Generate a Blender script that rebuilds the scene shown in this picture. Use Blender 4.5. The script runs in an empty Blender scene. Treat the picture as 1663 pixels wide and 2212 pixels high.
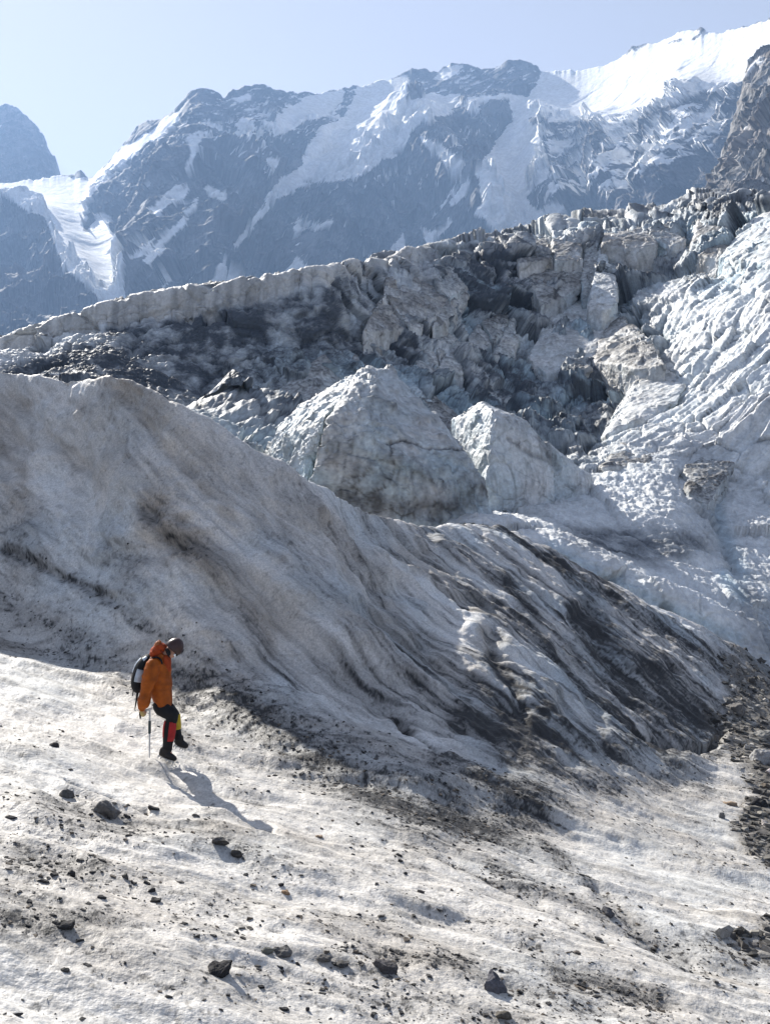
import bpy, bmesh, math, random
import numpy as np
from mathutils import Vector

C = bpy.context.scene
COL = C.collection
rnd = random.Random(7)
RS = np.random.RandomState(11)

# ------------------------------------------------------------------ camera, sky, sun, exposure
W, H, F = 1663.0, 2212.0, 2372.0          # frame in working units and focal length in the same units
CX, CY = W / 2, H / 2
cam_d = bpy.data.cameras.new('camera')
cam = bpy.data.objects.new('camera', cam_d)
COL.objects.link(cam)
cam.location = (0, 0, 0)
cam.rotation_euler = (math.radians(90), 0, 0)
cam_d.sensor_fit = 'VERTICAL'
cam_d.angle = 2 * math.atan(CY / F)
cam_d.clip_start = 0.1
cam_d.clip_end = 60000
C.camera = cam

SUN_EL, SUN_AZ = 34.5, -32.5              # degrees; azimuth from +Y, negative is to the left
world = bpy.data.worlds.new('World')
C.world = world
world.use_nodes = True
wn = world.node_tree.nodes
sky = wn.new('ShaderNodeTexSky')
sky.sky_type = 'NISHITA'
sky.sun_disc = False
sky.sun_elevation = math.radians(SUN_EL)
sky.sun_rotation = math.radians(SUN_AZ)
sky.altitude = 3000
sky.air_density = 1.0
sky.dust_density = 1.8
sky.ozone_density = 1.2
wn['Background'].inputs['Strength'].default_value = 0.12
pale = wn.new('ShaderNodeHueSaturation')                  # colour grade: washes the blue out of the sky and its light
pale.inputs['Saturation'].default_value = 0.38
pale.inputs['Value'].default_value = 0.64
world.node_tree.links.new(sky.outputs['Color'], pale.inputs['Color'])
tint = wn.new('ShaderNodeVectorMath'); tint.operation = 'MULTIPLY'
tint.inputs[1].default_value = (1.0, 0.915, 0.87)
world.node_tree.links.new(pale.outputs['Color'], tint.inputs[0])
world.node_tree.links.new(tint.outputs['Vector'], wn['Background'].inputs['Color'])

sun_d = bpy.data.lights.new('sun', 'SUN')
sun_d.energy = 4.9
sun_d.angle = math.radians(0.53)
sun_d.color = (1.0, 0.95, 0.87)
sun = bpy.data.objects.new('sun', sun_d)
COL.objects.link(sun)
e, a = math.radians(SUN_EL), math.radians(SUN_AZ)
S = Vector((math.sin(a) * math.cos(e), math.cos(a) * math.cos(e), math.sin(e)))
sun.rotation_euler = S.to_track_quat('Z', 'Y').to_euler()

C.view_settings.view_transform = 'Standard'
C.view_settings.look = 'None'
C.view_settings.gamma = 1
C.view_settings.exposure = 1.25
C.cycles.use_denoising = True
C.cycles.max_bounces = 5
C.cycles.diffuse_bounces = 3
C.cycles.volume_bounces = 0

# ------------------------------------------------------------------ numeric helpers
PERM = RS.permutation(256).astype(np.int32)
VAL = RS.rand(256).astype(np.float32)

def vnoise(x, y, z=None):
    """smooth value noise in 0..1"""
    x = np.asarray(x, np.float32); y = np.asarray(y, np.float32)
    z = np.zeros_like(x) if z is None else np.asarray(z, np.float32)
    fx, fy, fz = np.floor(x), np.floor(y), np.floor(z)
    ix, iy, iz = fx.astype(np.int32) & 255, fy.astype(np.int32) & 255, fz.astype(np.int32) & 255
    ux, uy, uz = x - fx, y - fy, z - fz
    ux = ux * ux * ux * (ux * (ux * 6 - 15) + 10)
    uy = uy * uy * uy * (uy * (uy * 6 - 15) + 10)
    uz = uz * uz * uz * (uz * (uz * 6 - 15) + 10)
    x1, y1, z1 = (ix + 1) & 255, (iy + 1) & 255, (iz + 1) & 255
    A0, A1 = PERM[ix], PERM[x1]
    A00, A10, A01, A11 = PERM[(A0 + iy) & 255], PERM[(A1 + iy) & 255], PERM[(A0 + y1) & 255], PERM[(A1 + y1) & 255]
    def lay(iz):
        a = VAL[PERM[(A00 + iz) & 255]]; b = VAL[PERM[(A10 + iz) & 255]]
        c = VAL[PERM[(A01 + iz) & 255]]; d = VAL[PERM[(A11 + iz) & 255]]
        e = a + (b - a) * ux
        return e + (c + (d - c) * ux - e) * uy
    l0 = lay(iz)
    return l0 + (lay(z1) - l0) * uz

def fbm(x, y, z=None, o=4, g=0.5, ridge=False):
    """fractal noise, about -1..1 (ridge: 0..1, sharp crests at 1)"""
    x = np.asarray(x, np.float32); y = np.asarray(y, np.float32)
    z = np.zeros_like(x) if z is None else np.asarray(z, np.float32)
    s = np.zeros_like(x); amp = 1.0; tot = 0.0
    for k in range(o):
        n = vnoise(x + 17.3 * k, y - 9.1 * k, z + 5.7 * k) * 2 - 1
        s += amp * ((1 - np.abs(n)) if ridge else n)
        tot += amp; amp *= g
        x, y, z = x * 2.03, y * 2.01, z * 2.05
    return s / tot * (1.0 if ridge else 1.6)

def worley(x, y, z=None, seed=0):
    """distance to nearest and second nearest cell point, and a random value of the nearest cell"""
    x = np.asarray(x, np.float32); y = np.asarray(y, np.float32)
    z = np.zeros_like(x) if z is None else np.asarray(z, np.float32)
    fx, fy, fz = np.floor(x).astype(np.int32), np.floor(y).astype(np.int32), np.floor(z).astype(np.int32)
    d1 = np.full(x.shape, 9.0, np.float32); d2 = d1.copy(); cv = np.zeros_like(d1)
    for i in (-1, 0, 1):
        for j in (-1, 0, 1):
            for k in (-1, 0, 1):
                h = PERM[(PERM[(PERM[(fx + i + seed) & 255] + fy + j) & 255] + fz + k) & 255]
                px = fx + i + VAL[h]; py = fy + j + VAL[(h + 83) & 255]; pz = fz + k + VAL[(h + 171) & 255]
                d = np.sqrt((px - x) ** 2 + (py - y) ** 2 + (pz - z) ** 2)
                m = d < d1
                d2 = np.where(m, d1, np.minimum(d2, d))
                cv = np.where(m, VAL[(h + 37) & 255], cv)
                d1 = np.where(m, d, d1)
    return d1, d2, cv

def facets(x, y, z, seed=0):
    """broken slabs: every cell is a plane tilted its own way; also the distance to the nearest joint"""
    x = np.asarray(x, np.float32); y = np.asarray(y, np.float32); z = np.asarray(z, np.float32)
    fx, fy, fz = np.floor(x).astype(np.int32), np.floor(y).astype(np.int32), np.floor(z).astype(np.int32)
    d1 = np.full(x.shape, 9.0, np.float32); d2 = d1.copy(); hv = np.zeros_like(d1)
    for i in (-1, 0, 1):
        for j in (-1, 0, 1):
            for k in (-1, 0, 1):
                h = PERM[(PERM[(PERM[(fx + i + seed) & 255] + fy + j) & 255] + fz + k) & 255]
                dx = x - (fx + i + VAL[h]); dy = y - (fy + j + VAL[(h + 83) & 255]); dz = z - (fz + k + VAL[(h + 171) & 255])
                d = np.sqrt(dx * dx + dy * dy + dz * dz)
                f = dx * (VAL[(h + 11) & 255] - .5) + dy * (VAL[(h + 57) & 255] - .5) + dz * (VAL[(h + 129) & 255] - .5) + (VAL[(h + 37) & 255] - .5) * 0.35
                m = d < d1
                d2 = np.where(m, d1, np.minimum(d2, d)); hv = np.where(m, f, hv); d1 = np.where(m, d, d1)
    return hv * 2, d2 - d1

def sstep(a, b, x):
    t = np.clip((x - a) / (b - a), 0, 1)
    return t * t * (3 - 2 * t)

def curve(px, pts):
    p = np.array(pts, float)
    return np.interp(px, p[:, 0], p[:, 1])

def smooth1(v, n):
    k = np.hanning(n + 2)[1:-1]; k /= k.sum()
    return np.convolve(np.pad(v, (n // 2, n - 1 - n // 2), 'edge'), k, 'valid')

def at(px, py, Y):
    return Vector(((px - CX) / F * Y, Y, (CY - py) / F * Y))

def strokes(px, py, lst, jit):
    """soft marks along hand-placed lines: 0..1"""
    out = np.zeros(px.shape, np.float32)
    jx = px + jit * 1.0; jy = py + jit * 0.8
    for pts, w, s in lst:
        p = np.array(pts, float)
        lo, hi = p.min(0) - w * 3 - 40, p.max(0) + w * 3 + 40
        m = (px > lo[0]) & (px < hi[0]) & (py > lo[1]) & (py < hi[1])
        if not m.any(): continue
        X, Yv = jx[m], jy[m]
        d = np.full(X.shape, 1e9)
        for a, b in zip(p[:-1], p[1:]):
            ab = b - a; L2 = (ab ** 2).sum() + 1e-9
            t = np.clip(((X - a[0]) * ab[0] + (Yv - a[1]) * ab[1]) / L2, 0, 1)
            d = np.minimum(d, np.hypot(X - a[0] - t * ab[0], Yv - a[1] - t * ab[1]))
        out[m] = np.maximum(out[m], s * np.exp(-(d / w) ** 2))
    return out

class Raster:
    """hand-traced region map, sampled at vertex positions"""
    def __init__(self, x0, y0, x1, y1, step, base=0.0):
        self.o = (x0, y0); self.step = step
        self.gx, self.gy = np.meshgrid(np.arange(x0, x1, step), np.arange(y0, y1, step))
        self.v = np.full(self.gx.shape, base, np.float32)
    def poly(self, pts, val):
        p = np.array(pts, float); x, y = self.gx, self.gy
        ins = np.zeros(x.shape, bool)
        for (ax, ay), (bx, by) in zip(p, np.roll(p, -1, 0)):
            if ay == by: continue
            c = ((ay > y) != (by > y)) & (x < (bx - ax) * (y - ay) / (by - ay) + ax)
            ins ^= c
        self.v[ins] = val
    def blur(self, n):
        k = np.hanning(n + 2)[1:-1]; k /= k.sum()
        v = np.pad(self.v, n // 2, 'edge')
        v = np.apply_along_axis(lambda r: np.convolve(r, k, 'valid'), 0, v)
        self.v = np.apply_along_axis(lambda r: np.convolve(r, k, 'valid'), 1, v).astype(np.float32)
    def __call__(self, px, py):
        h, w = self.v.shape
        u = np.clip((px - self.o[0]) / self.step, 0, w - 1.001); t = np.clip((py - self.o[1]) / self.step, 0, h - 1.001)
        i, j = u.astype(int), t.astype(int); fu, ft = u - i, t - j
        v = self.v
        return (v[j, i] * (1 - fu) + v[j, i + 1] * fu) * (1 - ft) + (v[j + 1, i] * (1 - fu) + v[j + 1, i + 1] * fu) * ft

# ------------------------------------------------------------------ mesh helpers
def raw_mesh(name, co, faces, mat, smooth=True, cols=None):
    """co (n,3); faces (m,k) all of the same size k"""
    me = bpy.data.meshes.new(name)
    n, (m, k) = len(co), faces.shape
    me.vertices.add(n); me.vertices.foreach_set('co', np.ascontiguousarray(co, np.float32).ravel())
    me.loops.add(m * k); me.loops.foreach_set('vertex_index', np.ascontiguousarray(faces, np.int32).ravel())
    me.polygons.add(m); me.polygons.foreach_set('loop_start', np.arange(0, m * k, k, dtype=np.int32))
    me.update(calc_edges=True)
    me.polygons.foreach_set('use_smooth', np.full(m, smooth))
    for nm, c in (cols or {}).items():
        at_ = me.color_attributes.new(nm, 'FLOAT_COLOR', 'POINT')
        c4 = np.ones((n, 4), np.float32); c4[:, :3] = c
        at_.data.foreach_set('color', c4.ravel())
    me.materials.append(mat)
    return me

def link(name, me, parent=None):
    o = bpy.data.objects.new(name, me); COL.objects.link(o)
    if parent is not None: o.parent = parent
    return o

def tag(o, label=None, cat=None, group=None, kind=None):
    if label: o['label'] = label
    if cat: o['category'] = cat
    if group: o['group'] = group
    if kind: o['kind'] = kind
    return o

def grid_faces(nc, nr):
    i = np.arange(nc - 1)[:, None] * nr + np.arange(nr - 1)[None, :]
    return np.stack([i, i + nr, i + nr + 1, i + 1], -1).reshape(-1, 4)

def grid_normals(P):
    du = np.gradient(P, axis=0); dv = np.gradient(P, axis=1)
    n = np.cross(du, dv); l = np.linalg.norm(n, axis=2, keepdims=True) + 1e-12
    n /= l
    n *= np.where(n[..., 2:3] < 0, -1, 1)
    return n

def project(P):
    return CX + F * P[..., 0] / P[..., 1], CY - F * P[..., 2] / P[..., 1]

def resample(pyf, Ys, nr, lam, sm=41):
    """depth rows per column, denser where the surface is steep to the eye"""
    nc = pyf.shape[0]
    d = np.abs(np.diff(pyf, axis=1)) + lam * np.diff(np.log(Ys))[None, :]
    k = np.hanning(sm + 2)[1:-1]; k /= k.sum()
    d = np.pad(d, ((sm // 2, sm // 2), (0, 0)), 'edge')
    d = np.apply_along_axis(lambda r: np.convolve(r, k, 'valid'), 0, d)
    cum = np.concatenate([np.zeros((nc, 1)), np.cumsum(d, 1)], 1); cum /= cum[:, -1:]
    t = np.linspace(0, 1, nr)
    return np.stack([np.interp(t, cum[i], Ys) for i in range(nc)])

# ------------------------------------------------------------------ materials
def mat_base(name, rough=0.6, spec=0.3):
    m = bpy.data.materials.new(name); m.use_nodes = True
    b = m.node_tree.nodes['Principled BSDF']
    b.inputs['Roughness'].default_value = rough
    b.inputs['Specular IOR Level'].default_value = spec
    return m, m.node_tree, b

def terrain_mat(name, rough, spec, bumps, detail=(30, 0.25), rough_dirt=None):
    """surface colour per vertex ('col'), broken up by fine noise; bumps: (scale, distance, strength)"""
    m, nt, b = mat_base(name, rough, spec)
    N, L = nt.nodes, nt.links
    at_ = N.new('ShaderNodeAttribute'); at_.attribute_name = 'col'
    tc = N.new('ShaderNodeTexCoord')
    nz = N.new('ShaderNodeTexNoise'); nz.inputs['Scale'].default_value = detail[0]; nz.inputs['Detail'].default_value = 6
    nz.inputs['Roughness'].default_value = 0.65
    L.new(tc.outputs['Object'], nz.inputs['Vector'])
    mr = N.new('ShaderNodeMapRange'); mr.inputs['From Min'].default_value = 0.3; mr.inputs['From Max'].default_value = 0.7
    mr.inputs['To Min'].default_value = 1 - detail[1]; mr.inputs['To Max'].default_value = 1 + detail[1] * 0.6
    L.new(nz.outputs['Fac'], mr.inputs['Value'])
    mx = N.new('ShaderNodeVectorMath'); mx.operation = 'SCALE'
    L.new(at_.outputs['Color'], mx.inputs[0]); L.new(mr.outputs['Result'], mx.inputs['Scale'])
    L.new(mx.outputs['Vector'], b.inputs['Base Color'])
    prev = None
    for sc, dist, st in bumps:
        n2 = N.new('ShaderNodeTexNoise'); n2.inputs['Scale'].default_value = sc; n2.inputs['Detail'].default_value = 5
        L.new(tc.outputs['Object'], n2.inputs['Vector'])
        bp = N.new('ShaderNodeBump'); bp.inputs['Strength'].default_value = st; bp.inputs['Distance'].default_value = dist
        L.new(n2.outputs['Fac'], bp.inputs['Height'])
        if prev: L.new(prev.outputs['Normal'], bp.inputs['Normal'])
        prev = bp
    if prev: L.new(prev.outputs['Normal'], b.inputs['Normal'])
    return m

M_ICE = terrain_mat('dirty_ice', 0.6, 0.3, [(9, 0.05, 0.4), (30, 0.025, 0.45), (80, 0.008, 0.4)], (26, 0.34))
M_FALL = terrain_mat('icefall_ice', 0.6, 0.3, [(2.5, 0.2, 0.6), (12, 0.05, 0.4)], (5, 0.22))
M_MOUNT = terrain_mat('rock_and_snow', 0.8, 0.15, [(0.05, 6, 0.35), (0.25, 2, 0.5)], (0.12, 0.25))

def mix(a, b, t):
    t = t[..., None]
    return np.asarray(a) * (1 - t) + np.asarray(b) * t

# ================================================================== NEAR GLACIER: slope, trough and shaded ice ridge
CREST = [(-1500, 560), (-500, 740), (0, 800), (60, 812), (110, 820), (150, 823), (195, 822), (240, 815), (290, 825), (350, 853), (400, 880),
         (460, 912), (500, 940), (570, 985), (640, 1028), (700, 1060), (760, 1090), (800, 1110), (860, 1130), (920, 1143),
         (960, 1141), (1000, 1137), (1050, 1139), (1090, 1146), (1130, 1163), (1200, 1195), (1300, 1255), (1400, 1305),
         (1500, 1350), (1560, 1385), (1600, 1405), (1663, 1445), (2000, 1540), (3200, 1600)]
CREST_Y = [(-1500, 29), (0, 28), (150, 26.3), (240, 25.0), (400, 23.7), (570, 24.0), (700, 25.6), (860, 29.5), (1000, 33.5), (1090, 35.5), (1300, 37.5), (1500, 38.5), (1663, 39.8), (2000, 41), (3200, 44)]
TROUGH = [(-1500, 1180), (0, 1360), (300, 1490), (600, 1625), (900, 1735), (1170, 1755), (1400, 1715), (1663, 1680), (2000, 1650), (3200, 1640)]

def ground_plane(x, Y):
    z = -3.6115 - 0.25 * x - 0.037 * Y
    fl = -6.9 - 0.02 * (x - 11)                              # the stream bed on the right
    k = 0.7
    z = np.logaddexp(z / k, fl / k) * k
    mound = 2.1 * np.exp(-(np.maximum(Y + 0.0, 0) / 3.0) ** 2) * np.exp(-(x / 5.0) ** 2)
    return z + mound

def near_profile(px, Y):
    """px (nc,), Y (nc,nr) -> z"""
    cpy, cY = curve(px, CREST)[:, None], smooth1(curve(px, CREST_Y), 61)[:, None]
    tpy = smooth1(curve(px, TROUGH), 61)[:, None]
    x = (px[:, None] - CX) / F * Y
    g = ground_plane(x, Y)
    ug, vg = (tpy - CY) / F, ((px - CX) / F)[:, None]
    tY = np.clip(3.6115 / (ug - 0.25 * vg - 0.037), 12, 26.5)
    tz = ground_plane(vg * tY, tY)
    cz = (CY - cpy) / F * cY
    t = (Y - tY) / (cY - tY)
    tc = np.clip(t, 0, 1.6)
    wall = tz + (cz + 0.10 - tz) * np.where(t > 0, tc ** 1.12, t * 1.2)
    k = 0.45
    z = np.logaddexp(g / k, wall / k) * k
    back = cz + 0.10 - np.maximum(Y - cY, -3) * 0.75 - 0.10 * np.maximum(Y - cY, 0) ** 2
    k = 0.10
    z = -np.logaddexp(-z / k, -back / k) * k
    return np.maximum(z, -11.5), tY

pxA = np.concatenate([np.linspace(-1500, -270, 70), np.arange(-260, 1950, 2.05), np.linspace(1960, 3200, 80)])
YsA = np.exp(np.linspace(math.log(4.6), math.log(46), 1100))
z0, _ = near_profile(pxA, np.repeat(YsA[None], len(pxA), 0))
YA = resample(CY - F * z0 / YsA[None], YsA, 1180, 260, 161)
ZA, tYA = near_profile(pxA, YA)
PA = np.stack([((pxA[:, None] - CX) / F) * YA, YA, ZA], -1)
NA = grid_normals(PA)
ppx, ppy = project(PA)
wallw = sstep(-1.5, 3.0, YA - tYA).astype(np.float32)        # 0 on the near slope, 1 on the shaded wall
x, y, z = [PA[..., i].astype(np.float32) for i in range(3)]

def axes_noise(d, n, sx, sy, sz):
    d = np.array(d, float); d /= np.linalg.norm(d); n = np.array(n, float); n -= d * n.dot(d); n /= np.linalg.norm(n)
    c = np.cross(d, n)
    return [(x * v[0] + y * v[1] + z * v[2]) / s for v, s in ((d, sx), (c, sy), (n, sz))]
wA = axes_noise((.72, -.40, -.55), (.3, -.7, .64), 1, 1, 1)
gA = axes_noise((.95, -.16, -.27), (.25, .03, .97), 1, 1, 1)
warp = fbm(x * 0.35, y * 0.35, z * 0.35, 3)
def streak(sl, sw, o=4, ridge=False, off=0, wp=0.5):
    a = fbm(wA[0] / sl + off, wA[1] / sw + warp * wp, wA[2] / sw, o, ridge=ridge)
    b = fbm(gA[0] / sl - off, gA[1] / sw + warp * wp, gA[2] / sw, o, ridge=ridge)
    return b + (a - b) * wallw
big = streak(7, 2.2, 3, wp=0.8)
rib = streak(3.2, 0.75, 4, ridge=True, off=3)
fine = streak(0.9, 0.28, 4, off=9)
st1 = streak(2.4, 0.22, 5, off=21, wp=1.0)
st2 = streak(5.5, 0.9, 4, off=33, wp=0.7)
st3 = streak(1.6, 0.075, 4, off=41, wp=2.0)
st4 = streak(3.5, 0.13, 4, off=57, wp=1.6)
st4d = streak(3.5, 0.34, 2, off=63, wp=1.6)
scal = fbm(x * 2.2, y * 2.2, z * 2.2, 4)
pits = fbm(x * 7, y * 7, z * 7, 3)
edge = np.clip(np.abs(YA - smooth1(curve(pxA, CREST_Y), 61)[:, None]) / 1.2, 0, 1)      # calm the crest line
far = np.clip(YA / 20, 0.3, 1)
disp = (1 - 0.45 * sstep(800, 1100, ppx) * wallw) * (0.44 * big + 0.24 * (rib - 0.6)) * (0.28 + 0.72 * wallw) * (0.15 + 0.85 * edge) + (0.03 + 0.04 * wallw) * scal * (0.5 + 0.5 * edge) + (0.016 + 0.02 * wallw) * fine + 0.005 * pits
# meltwater steps of the near slope: low wavy ripples
rip = fbm(gA[0] / 1.6, gA[1] / 0.7 + 0.3 * warp, gA[2], 3, ridge=True)
disp += (1 - wallw) * (0.055 * (rip - 0.62) + 0.05 * st2 + 0.030 * st4d) + wallw * 0.035 * st4d + (0.004 + .014 * wallw) * (fbm(x * 9, y * 9, z * 9, 3, ridge=True) - .6)
jit = 26 * fbm(x * 0.9, y * 0.9, z * 0.9, 3) + 16 * fine
GROOVES = [([(880, 1545), (905, 1585), (945, 1632)], 8, 0.3), ([(1060, 1380), (1075, 1460), (1120, 1540)], 14, 0.13),
           ([(1250, 1330), (1330, 1430), (1420, 1500), (1540, 1590)], 22, 0.16), ([(20, 850), (70, 900), (95, 940), (150, 990)], 16, 0.14),
           ([(255, 835), (300, 885), (345, 955), (420, 1010)], 16, 0.16), ([(1290, 1935), (1400, 2030), (1500, 2085)], 14, 0.05),
           ([(1380, 1590), (1480, 1625), (1560, 1595)], 12, 0.35), ([(0, 1185), (60, 1212), (150, 1255), (250, 1300)], 12, 0.14),
           ([(840, 1825), (1000, 1880), (1150, 1950), (1300, 2040)], 12, 0.07), ([(150, 1690), (260, 1720), (320, 1745)], 5, 0.12),
           ([(320, 1100), (345, 1150), (380, 1165)], 16, 0.2), ([(380, 1660), (480, 1740), (580, 1795)], 12, .1)]
disp -= strokes(ppx, ppy, GROOVES, jit * 0.5)
PA2 = PA + NA * disp[..., None]

# dirt on the ice; dark bands in the trough and at right also paint shade
DIRT_SHADE = [([(880, 1545), (905, 1585), (950, 1640), (1000, 1662)], 9, 0.95), ([(940, 1640), (1050, 1695), (1180, 1765)], 24, 0.9),
        ([(420, 1500), (560, 1570), (760, 1690), (900, 1755), (1040, 1775), (1150, 1765)], 60, 0.85), ([(1000, 1540), (1150, 1600), (1300, 1620), (1480, 1640)], 34, .6), ([(1100, 1250), (1180, 1380), (1260, 1500), (1380, 1600)], 26, .4), ([(700, 1600), (900, 1690), (1100, 1740)], 40, .5), ([(0, 1300), (200, 1400), (420, 1520)], 30, .3), ([(1065, 1385), (1075, 1460), (1120, 1545), (1180, 1570)], 13, 0.9),  # trough bands: dirt and the shadow lying there, painted as one
        ([(1245, 1335), (1325, 1435), (1400, 1500), (1480, 1560), (1560, 1600)], 30, 0.85), ([(1360, 1480), (1440, 1550), (1530, 1605)], 50, 0.7), ([(1240, 1400), (1340, 1500)], 30, .5),  # right zone: black dirt streaks, also standing in for missing shade
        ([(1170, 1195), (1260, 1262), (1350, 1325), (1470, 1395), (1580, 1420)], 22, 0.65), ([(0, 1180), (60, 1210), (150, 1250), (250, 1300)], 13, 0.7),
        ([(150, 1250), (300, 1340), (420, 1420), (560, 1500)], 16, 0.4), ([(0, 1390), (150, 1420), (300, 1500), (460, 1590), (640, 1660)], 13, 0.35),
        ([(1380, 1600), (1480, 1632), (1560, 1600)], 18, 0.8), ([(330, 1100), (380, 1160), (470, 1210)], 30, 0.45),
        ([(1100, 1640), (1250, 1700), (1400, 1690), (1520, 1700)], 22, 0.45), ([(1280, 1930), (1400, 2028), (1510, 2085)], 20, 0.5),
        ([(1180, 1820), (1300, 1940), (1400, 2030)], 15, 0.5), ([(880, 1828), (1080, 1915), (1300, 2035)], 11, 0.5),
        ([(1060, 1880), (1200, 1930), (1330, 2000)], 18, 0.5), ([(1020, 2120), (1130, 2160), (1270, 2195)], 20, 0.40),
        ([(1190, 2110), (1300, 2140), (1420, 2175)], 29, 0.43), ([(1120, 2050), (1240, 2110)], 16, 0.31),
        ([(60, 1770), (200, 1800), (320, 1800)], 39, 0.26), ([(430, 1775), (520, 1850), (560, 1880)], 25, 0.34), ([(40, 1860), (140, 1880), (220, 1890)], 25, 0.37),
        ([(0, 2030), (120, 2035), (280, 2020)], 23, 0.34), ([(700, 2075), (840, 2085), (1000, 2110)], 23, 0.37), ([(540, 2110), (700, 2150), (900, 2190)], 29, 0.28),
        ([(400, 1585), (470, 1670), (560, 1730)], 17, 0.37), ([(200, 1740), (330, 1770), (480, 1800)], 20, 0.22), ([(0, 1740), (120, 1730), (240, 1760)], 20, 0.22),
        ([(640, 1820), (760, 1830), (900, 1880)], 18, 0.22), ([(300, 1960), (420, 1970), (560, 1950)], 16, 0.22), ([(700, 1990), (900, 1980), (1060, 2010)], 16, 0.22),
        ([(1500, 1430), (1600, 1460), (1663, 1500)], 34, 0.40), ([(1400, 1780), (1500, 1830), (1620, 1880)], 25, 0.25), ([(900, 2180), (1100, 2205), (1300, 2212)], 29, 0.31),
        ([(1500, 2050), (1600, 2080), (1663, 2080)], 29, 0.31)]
BROWN = [([(330, 1080), (380, 1160), (470, 1220), (620, 1330)], 55, 0.75), ([(0, 880), (150, 960), (330, 1080)], 60, .5), ([(330, 880), (480, 1010), (640, 1120), (800, 1240)], 50, .45), ([(860, 1180), (960, 1250), (1020, 1300)], 26, 0.6), ([(20, 850), (90, 930), (150, 990), (260, 1090)], 20, 0.55),
         ([(250, 830), (330, 930), (380, 990), (500, 1090)], 20, 0.6), ([(210, 820), (250, 812), (300, 840)], 12, 0.8), ([(1040, 1380), (1075, 1430), (1080, 1490)], 18, 0.7),
         ([(1540, 2110), (1663, 2160)], 24, 0.6), ([(0, 960), (60, 1040), (30, 1090)], 24, 0.6), ([(140, 870), (260, 1000), (350, 1120)], 50, 0.35),
         ([(560, 1080), (700, 1200), (800, 1300)], 26, .35), ([(430, 1780), (620, 1800), (700, 1830)], 20, 0.35), ([(800, 1330), (950, 1450), (1060, 1500)], 22, .4)]
gully = Raster(1400, 1150, 2150, 2250, 5)
gully.poly([(1560, 1440), (1610, 1400), (1800, 1400), (1850, 1600), (1790, 1930), (1663, 1870), (1610, 1830), (1575, 1760), (1620, 1680), (1560, 1620), (1545, 1560), (1575, 1500)], 1)
gully.poly([(1640, 1230), (1800, 1180), (1830, 1480), (1650, 1480), (1600, 1420)], 0.8)
gully.poly([(1600, 2030), (1663, 2000), (1790, 1990), (1800, 2090), (1663, 2090), (1560, 2060)], 0.6)
gully.blur(11)
g1 = fbm(x * 14, y * 14, z * 14, 3); g0 = fbm(x * 1.3, y * 1.3, z * 1.3, 3)
hand = strokes(ppx, ppy, DIRT_SHADE, jit)
gl = gully(ppx + jit, ppy + jit)
mott = fbm(x * 0.8, y * 0.8, z * 0.8, 4)
hgt = np.clip((YA - tYA) / (smooth1(curve(pxA, CREST_Y), 61)[:, None] - tYA), 0, 1).astype(np.float32)
leftw = sstep(1150, 500, ppx) 
keep = 0.85 - wallw * (0.5 * sstep(0.15, 0.6, hgt) * leftw)
patch = sstep(0.05, 0.5, st2 + 0.6 * mott) * wallw * (1 - 0.6 * hgt * leftw)
hollow = np.clip(-(0.5 * big + 0.6 * (rib - 0.62)) - 0.05, 0, 1)
dirt_shadeA = hand * (0.85 + 0.28 * st1 + 0.3 * g1 + 0.2 * g0) + keep * wallw * (0.22 * patch + 0.36 * sstep(0.0, 0.8, st1) + 0.46 * sstep(-0.1, 0.7, st2) * (0.5 + 0.5 * sstep(-.3, .5, st3)) + 0.25 * hollow)
dirt_shadeA += (1 - wallw) * (0.18 * sstep(0.1, 0.9, st2 + 0.4 * g0) + 0.22 * sstep(0.1, 0.8, st1 + .2 * st3)) + 0.22 * wallw * (1 - sstep(0.0, 0.4, hgt)) * sstep(-.4, .7, st2 + .4 * st3)
dirt_shadeA += keep * ((0.10 + 0.20 * wallw) * sstep(0.0, 0.8, st3) + (0.26 + 0.12 * wallw) * sstep(0.05, 0.8, st4) + 0.03 + 0.05 * wallw)
grit = sstep(0.60, 0.85, g1 + 0.40 * np.clip(hand + 0.5 * st2 + g0 * 0.4, -0.6, 0.8))      # pepper of small stones in the ice
dirt_shadeA += (1 - 0.55 * wallw) * 0.45 * grit
dirt_shadeA += (RS.rand(*x.shape) - 0.5) * (0.06 + 0.5 * dirt_shadeA) * 0.8 * (1 - .65 * wallw)
dirt_shadeA = np.clip(np.maximum(dirt_shadeA, gl * (0.88 + 0.25 * g1)), 0, 1)
brownA = np.clip(strokes(ppx, ppy, BROWN, jit) + 0.34 * wallw * sstep(-0.1, 0.9, mott) + (1 - wallw) * 0.30 * sstep(-0.1, 0.9, mott + g0 * 0.4 + 0.4 * st2), 0, 1)
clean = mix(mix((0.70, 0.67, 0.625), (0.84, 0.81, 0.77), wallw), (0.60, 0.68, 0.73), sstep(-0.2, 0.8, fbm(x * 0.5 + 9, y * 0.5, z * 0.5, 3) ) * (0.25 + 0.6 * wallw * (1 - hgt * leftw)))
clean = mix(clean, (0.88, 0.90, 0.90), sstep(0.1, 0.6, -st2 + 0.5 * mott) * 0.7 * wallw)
colA = mix(clean, (0.48, 0.40, 0.31), brownA * 0.78)
dcol = mix((0.085, 0.074, 0.062), (0.030, 0.029, 0.029), np.clip(0.25 + wallw + sstep(0.5, 1, dirt_shadeA), 0, 1))
colA = colA * (1 - np.minimum(dirt_shadeA, 1)[..., None] ** 0.85) + dcol * dirt_shadeA[..., None] ** 0.85
colA = mix(colA, (0.25, 0.225, 0.19), np.clip(gl, 0, 1) * 0.75 * (0.6 + 0.4 * g1))
near_me = raw_mesh('glacier_slope', PA2.reshape(-1, 3), grid_faces(*YA.shape), M_ICE, True, {'col': colA.reshape(-1, 3)})
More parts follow.
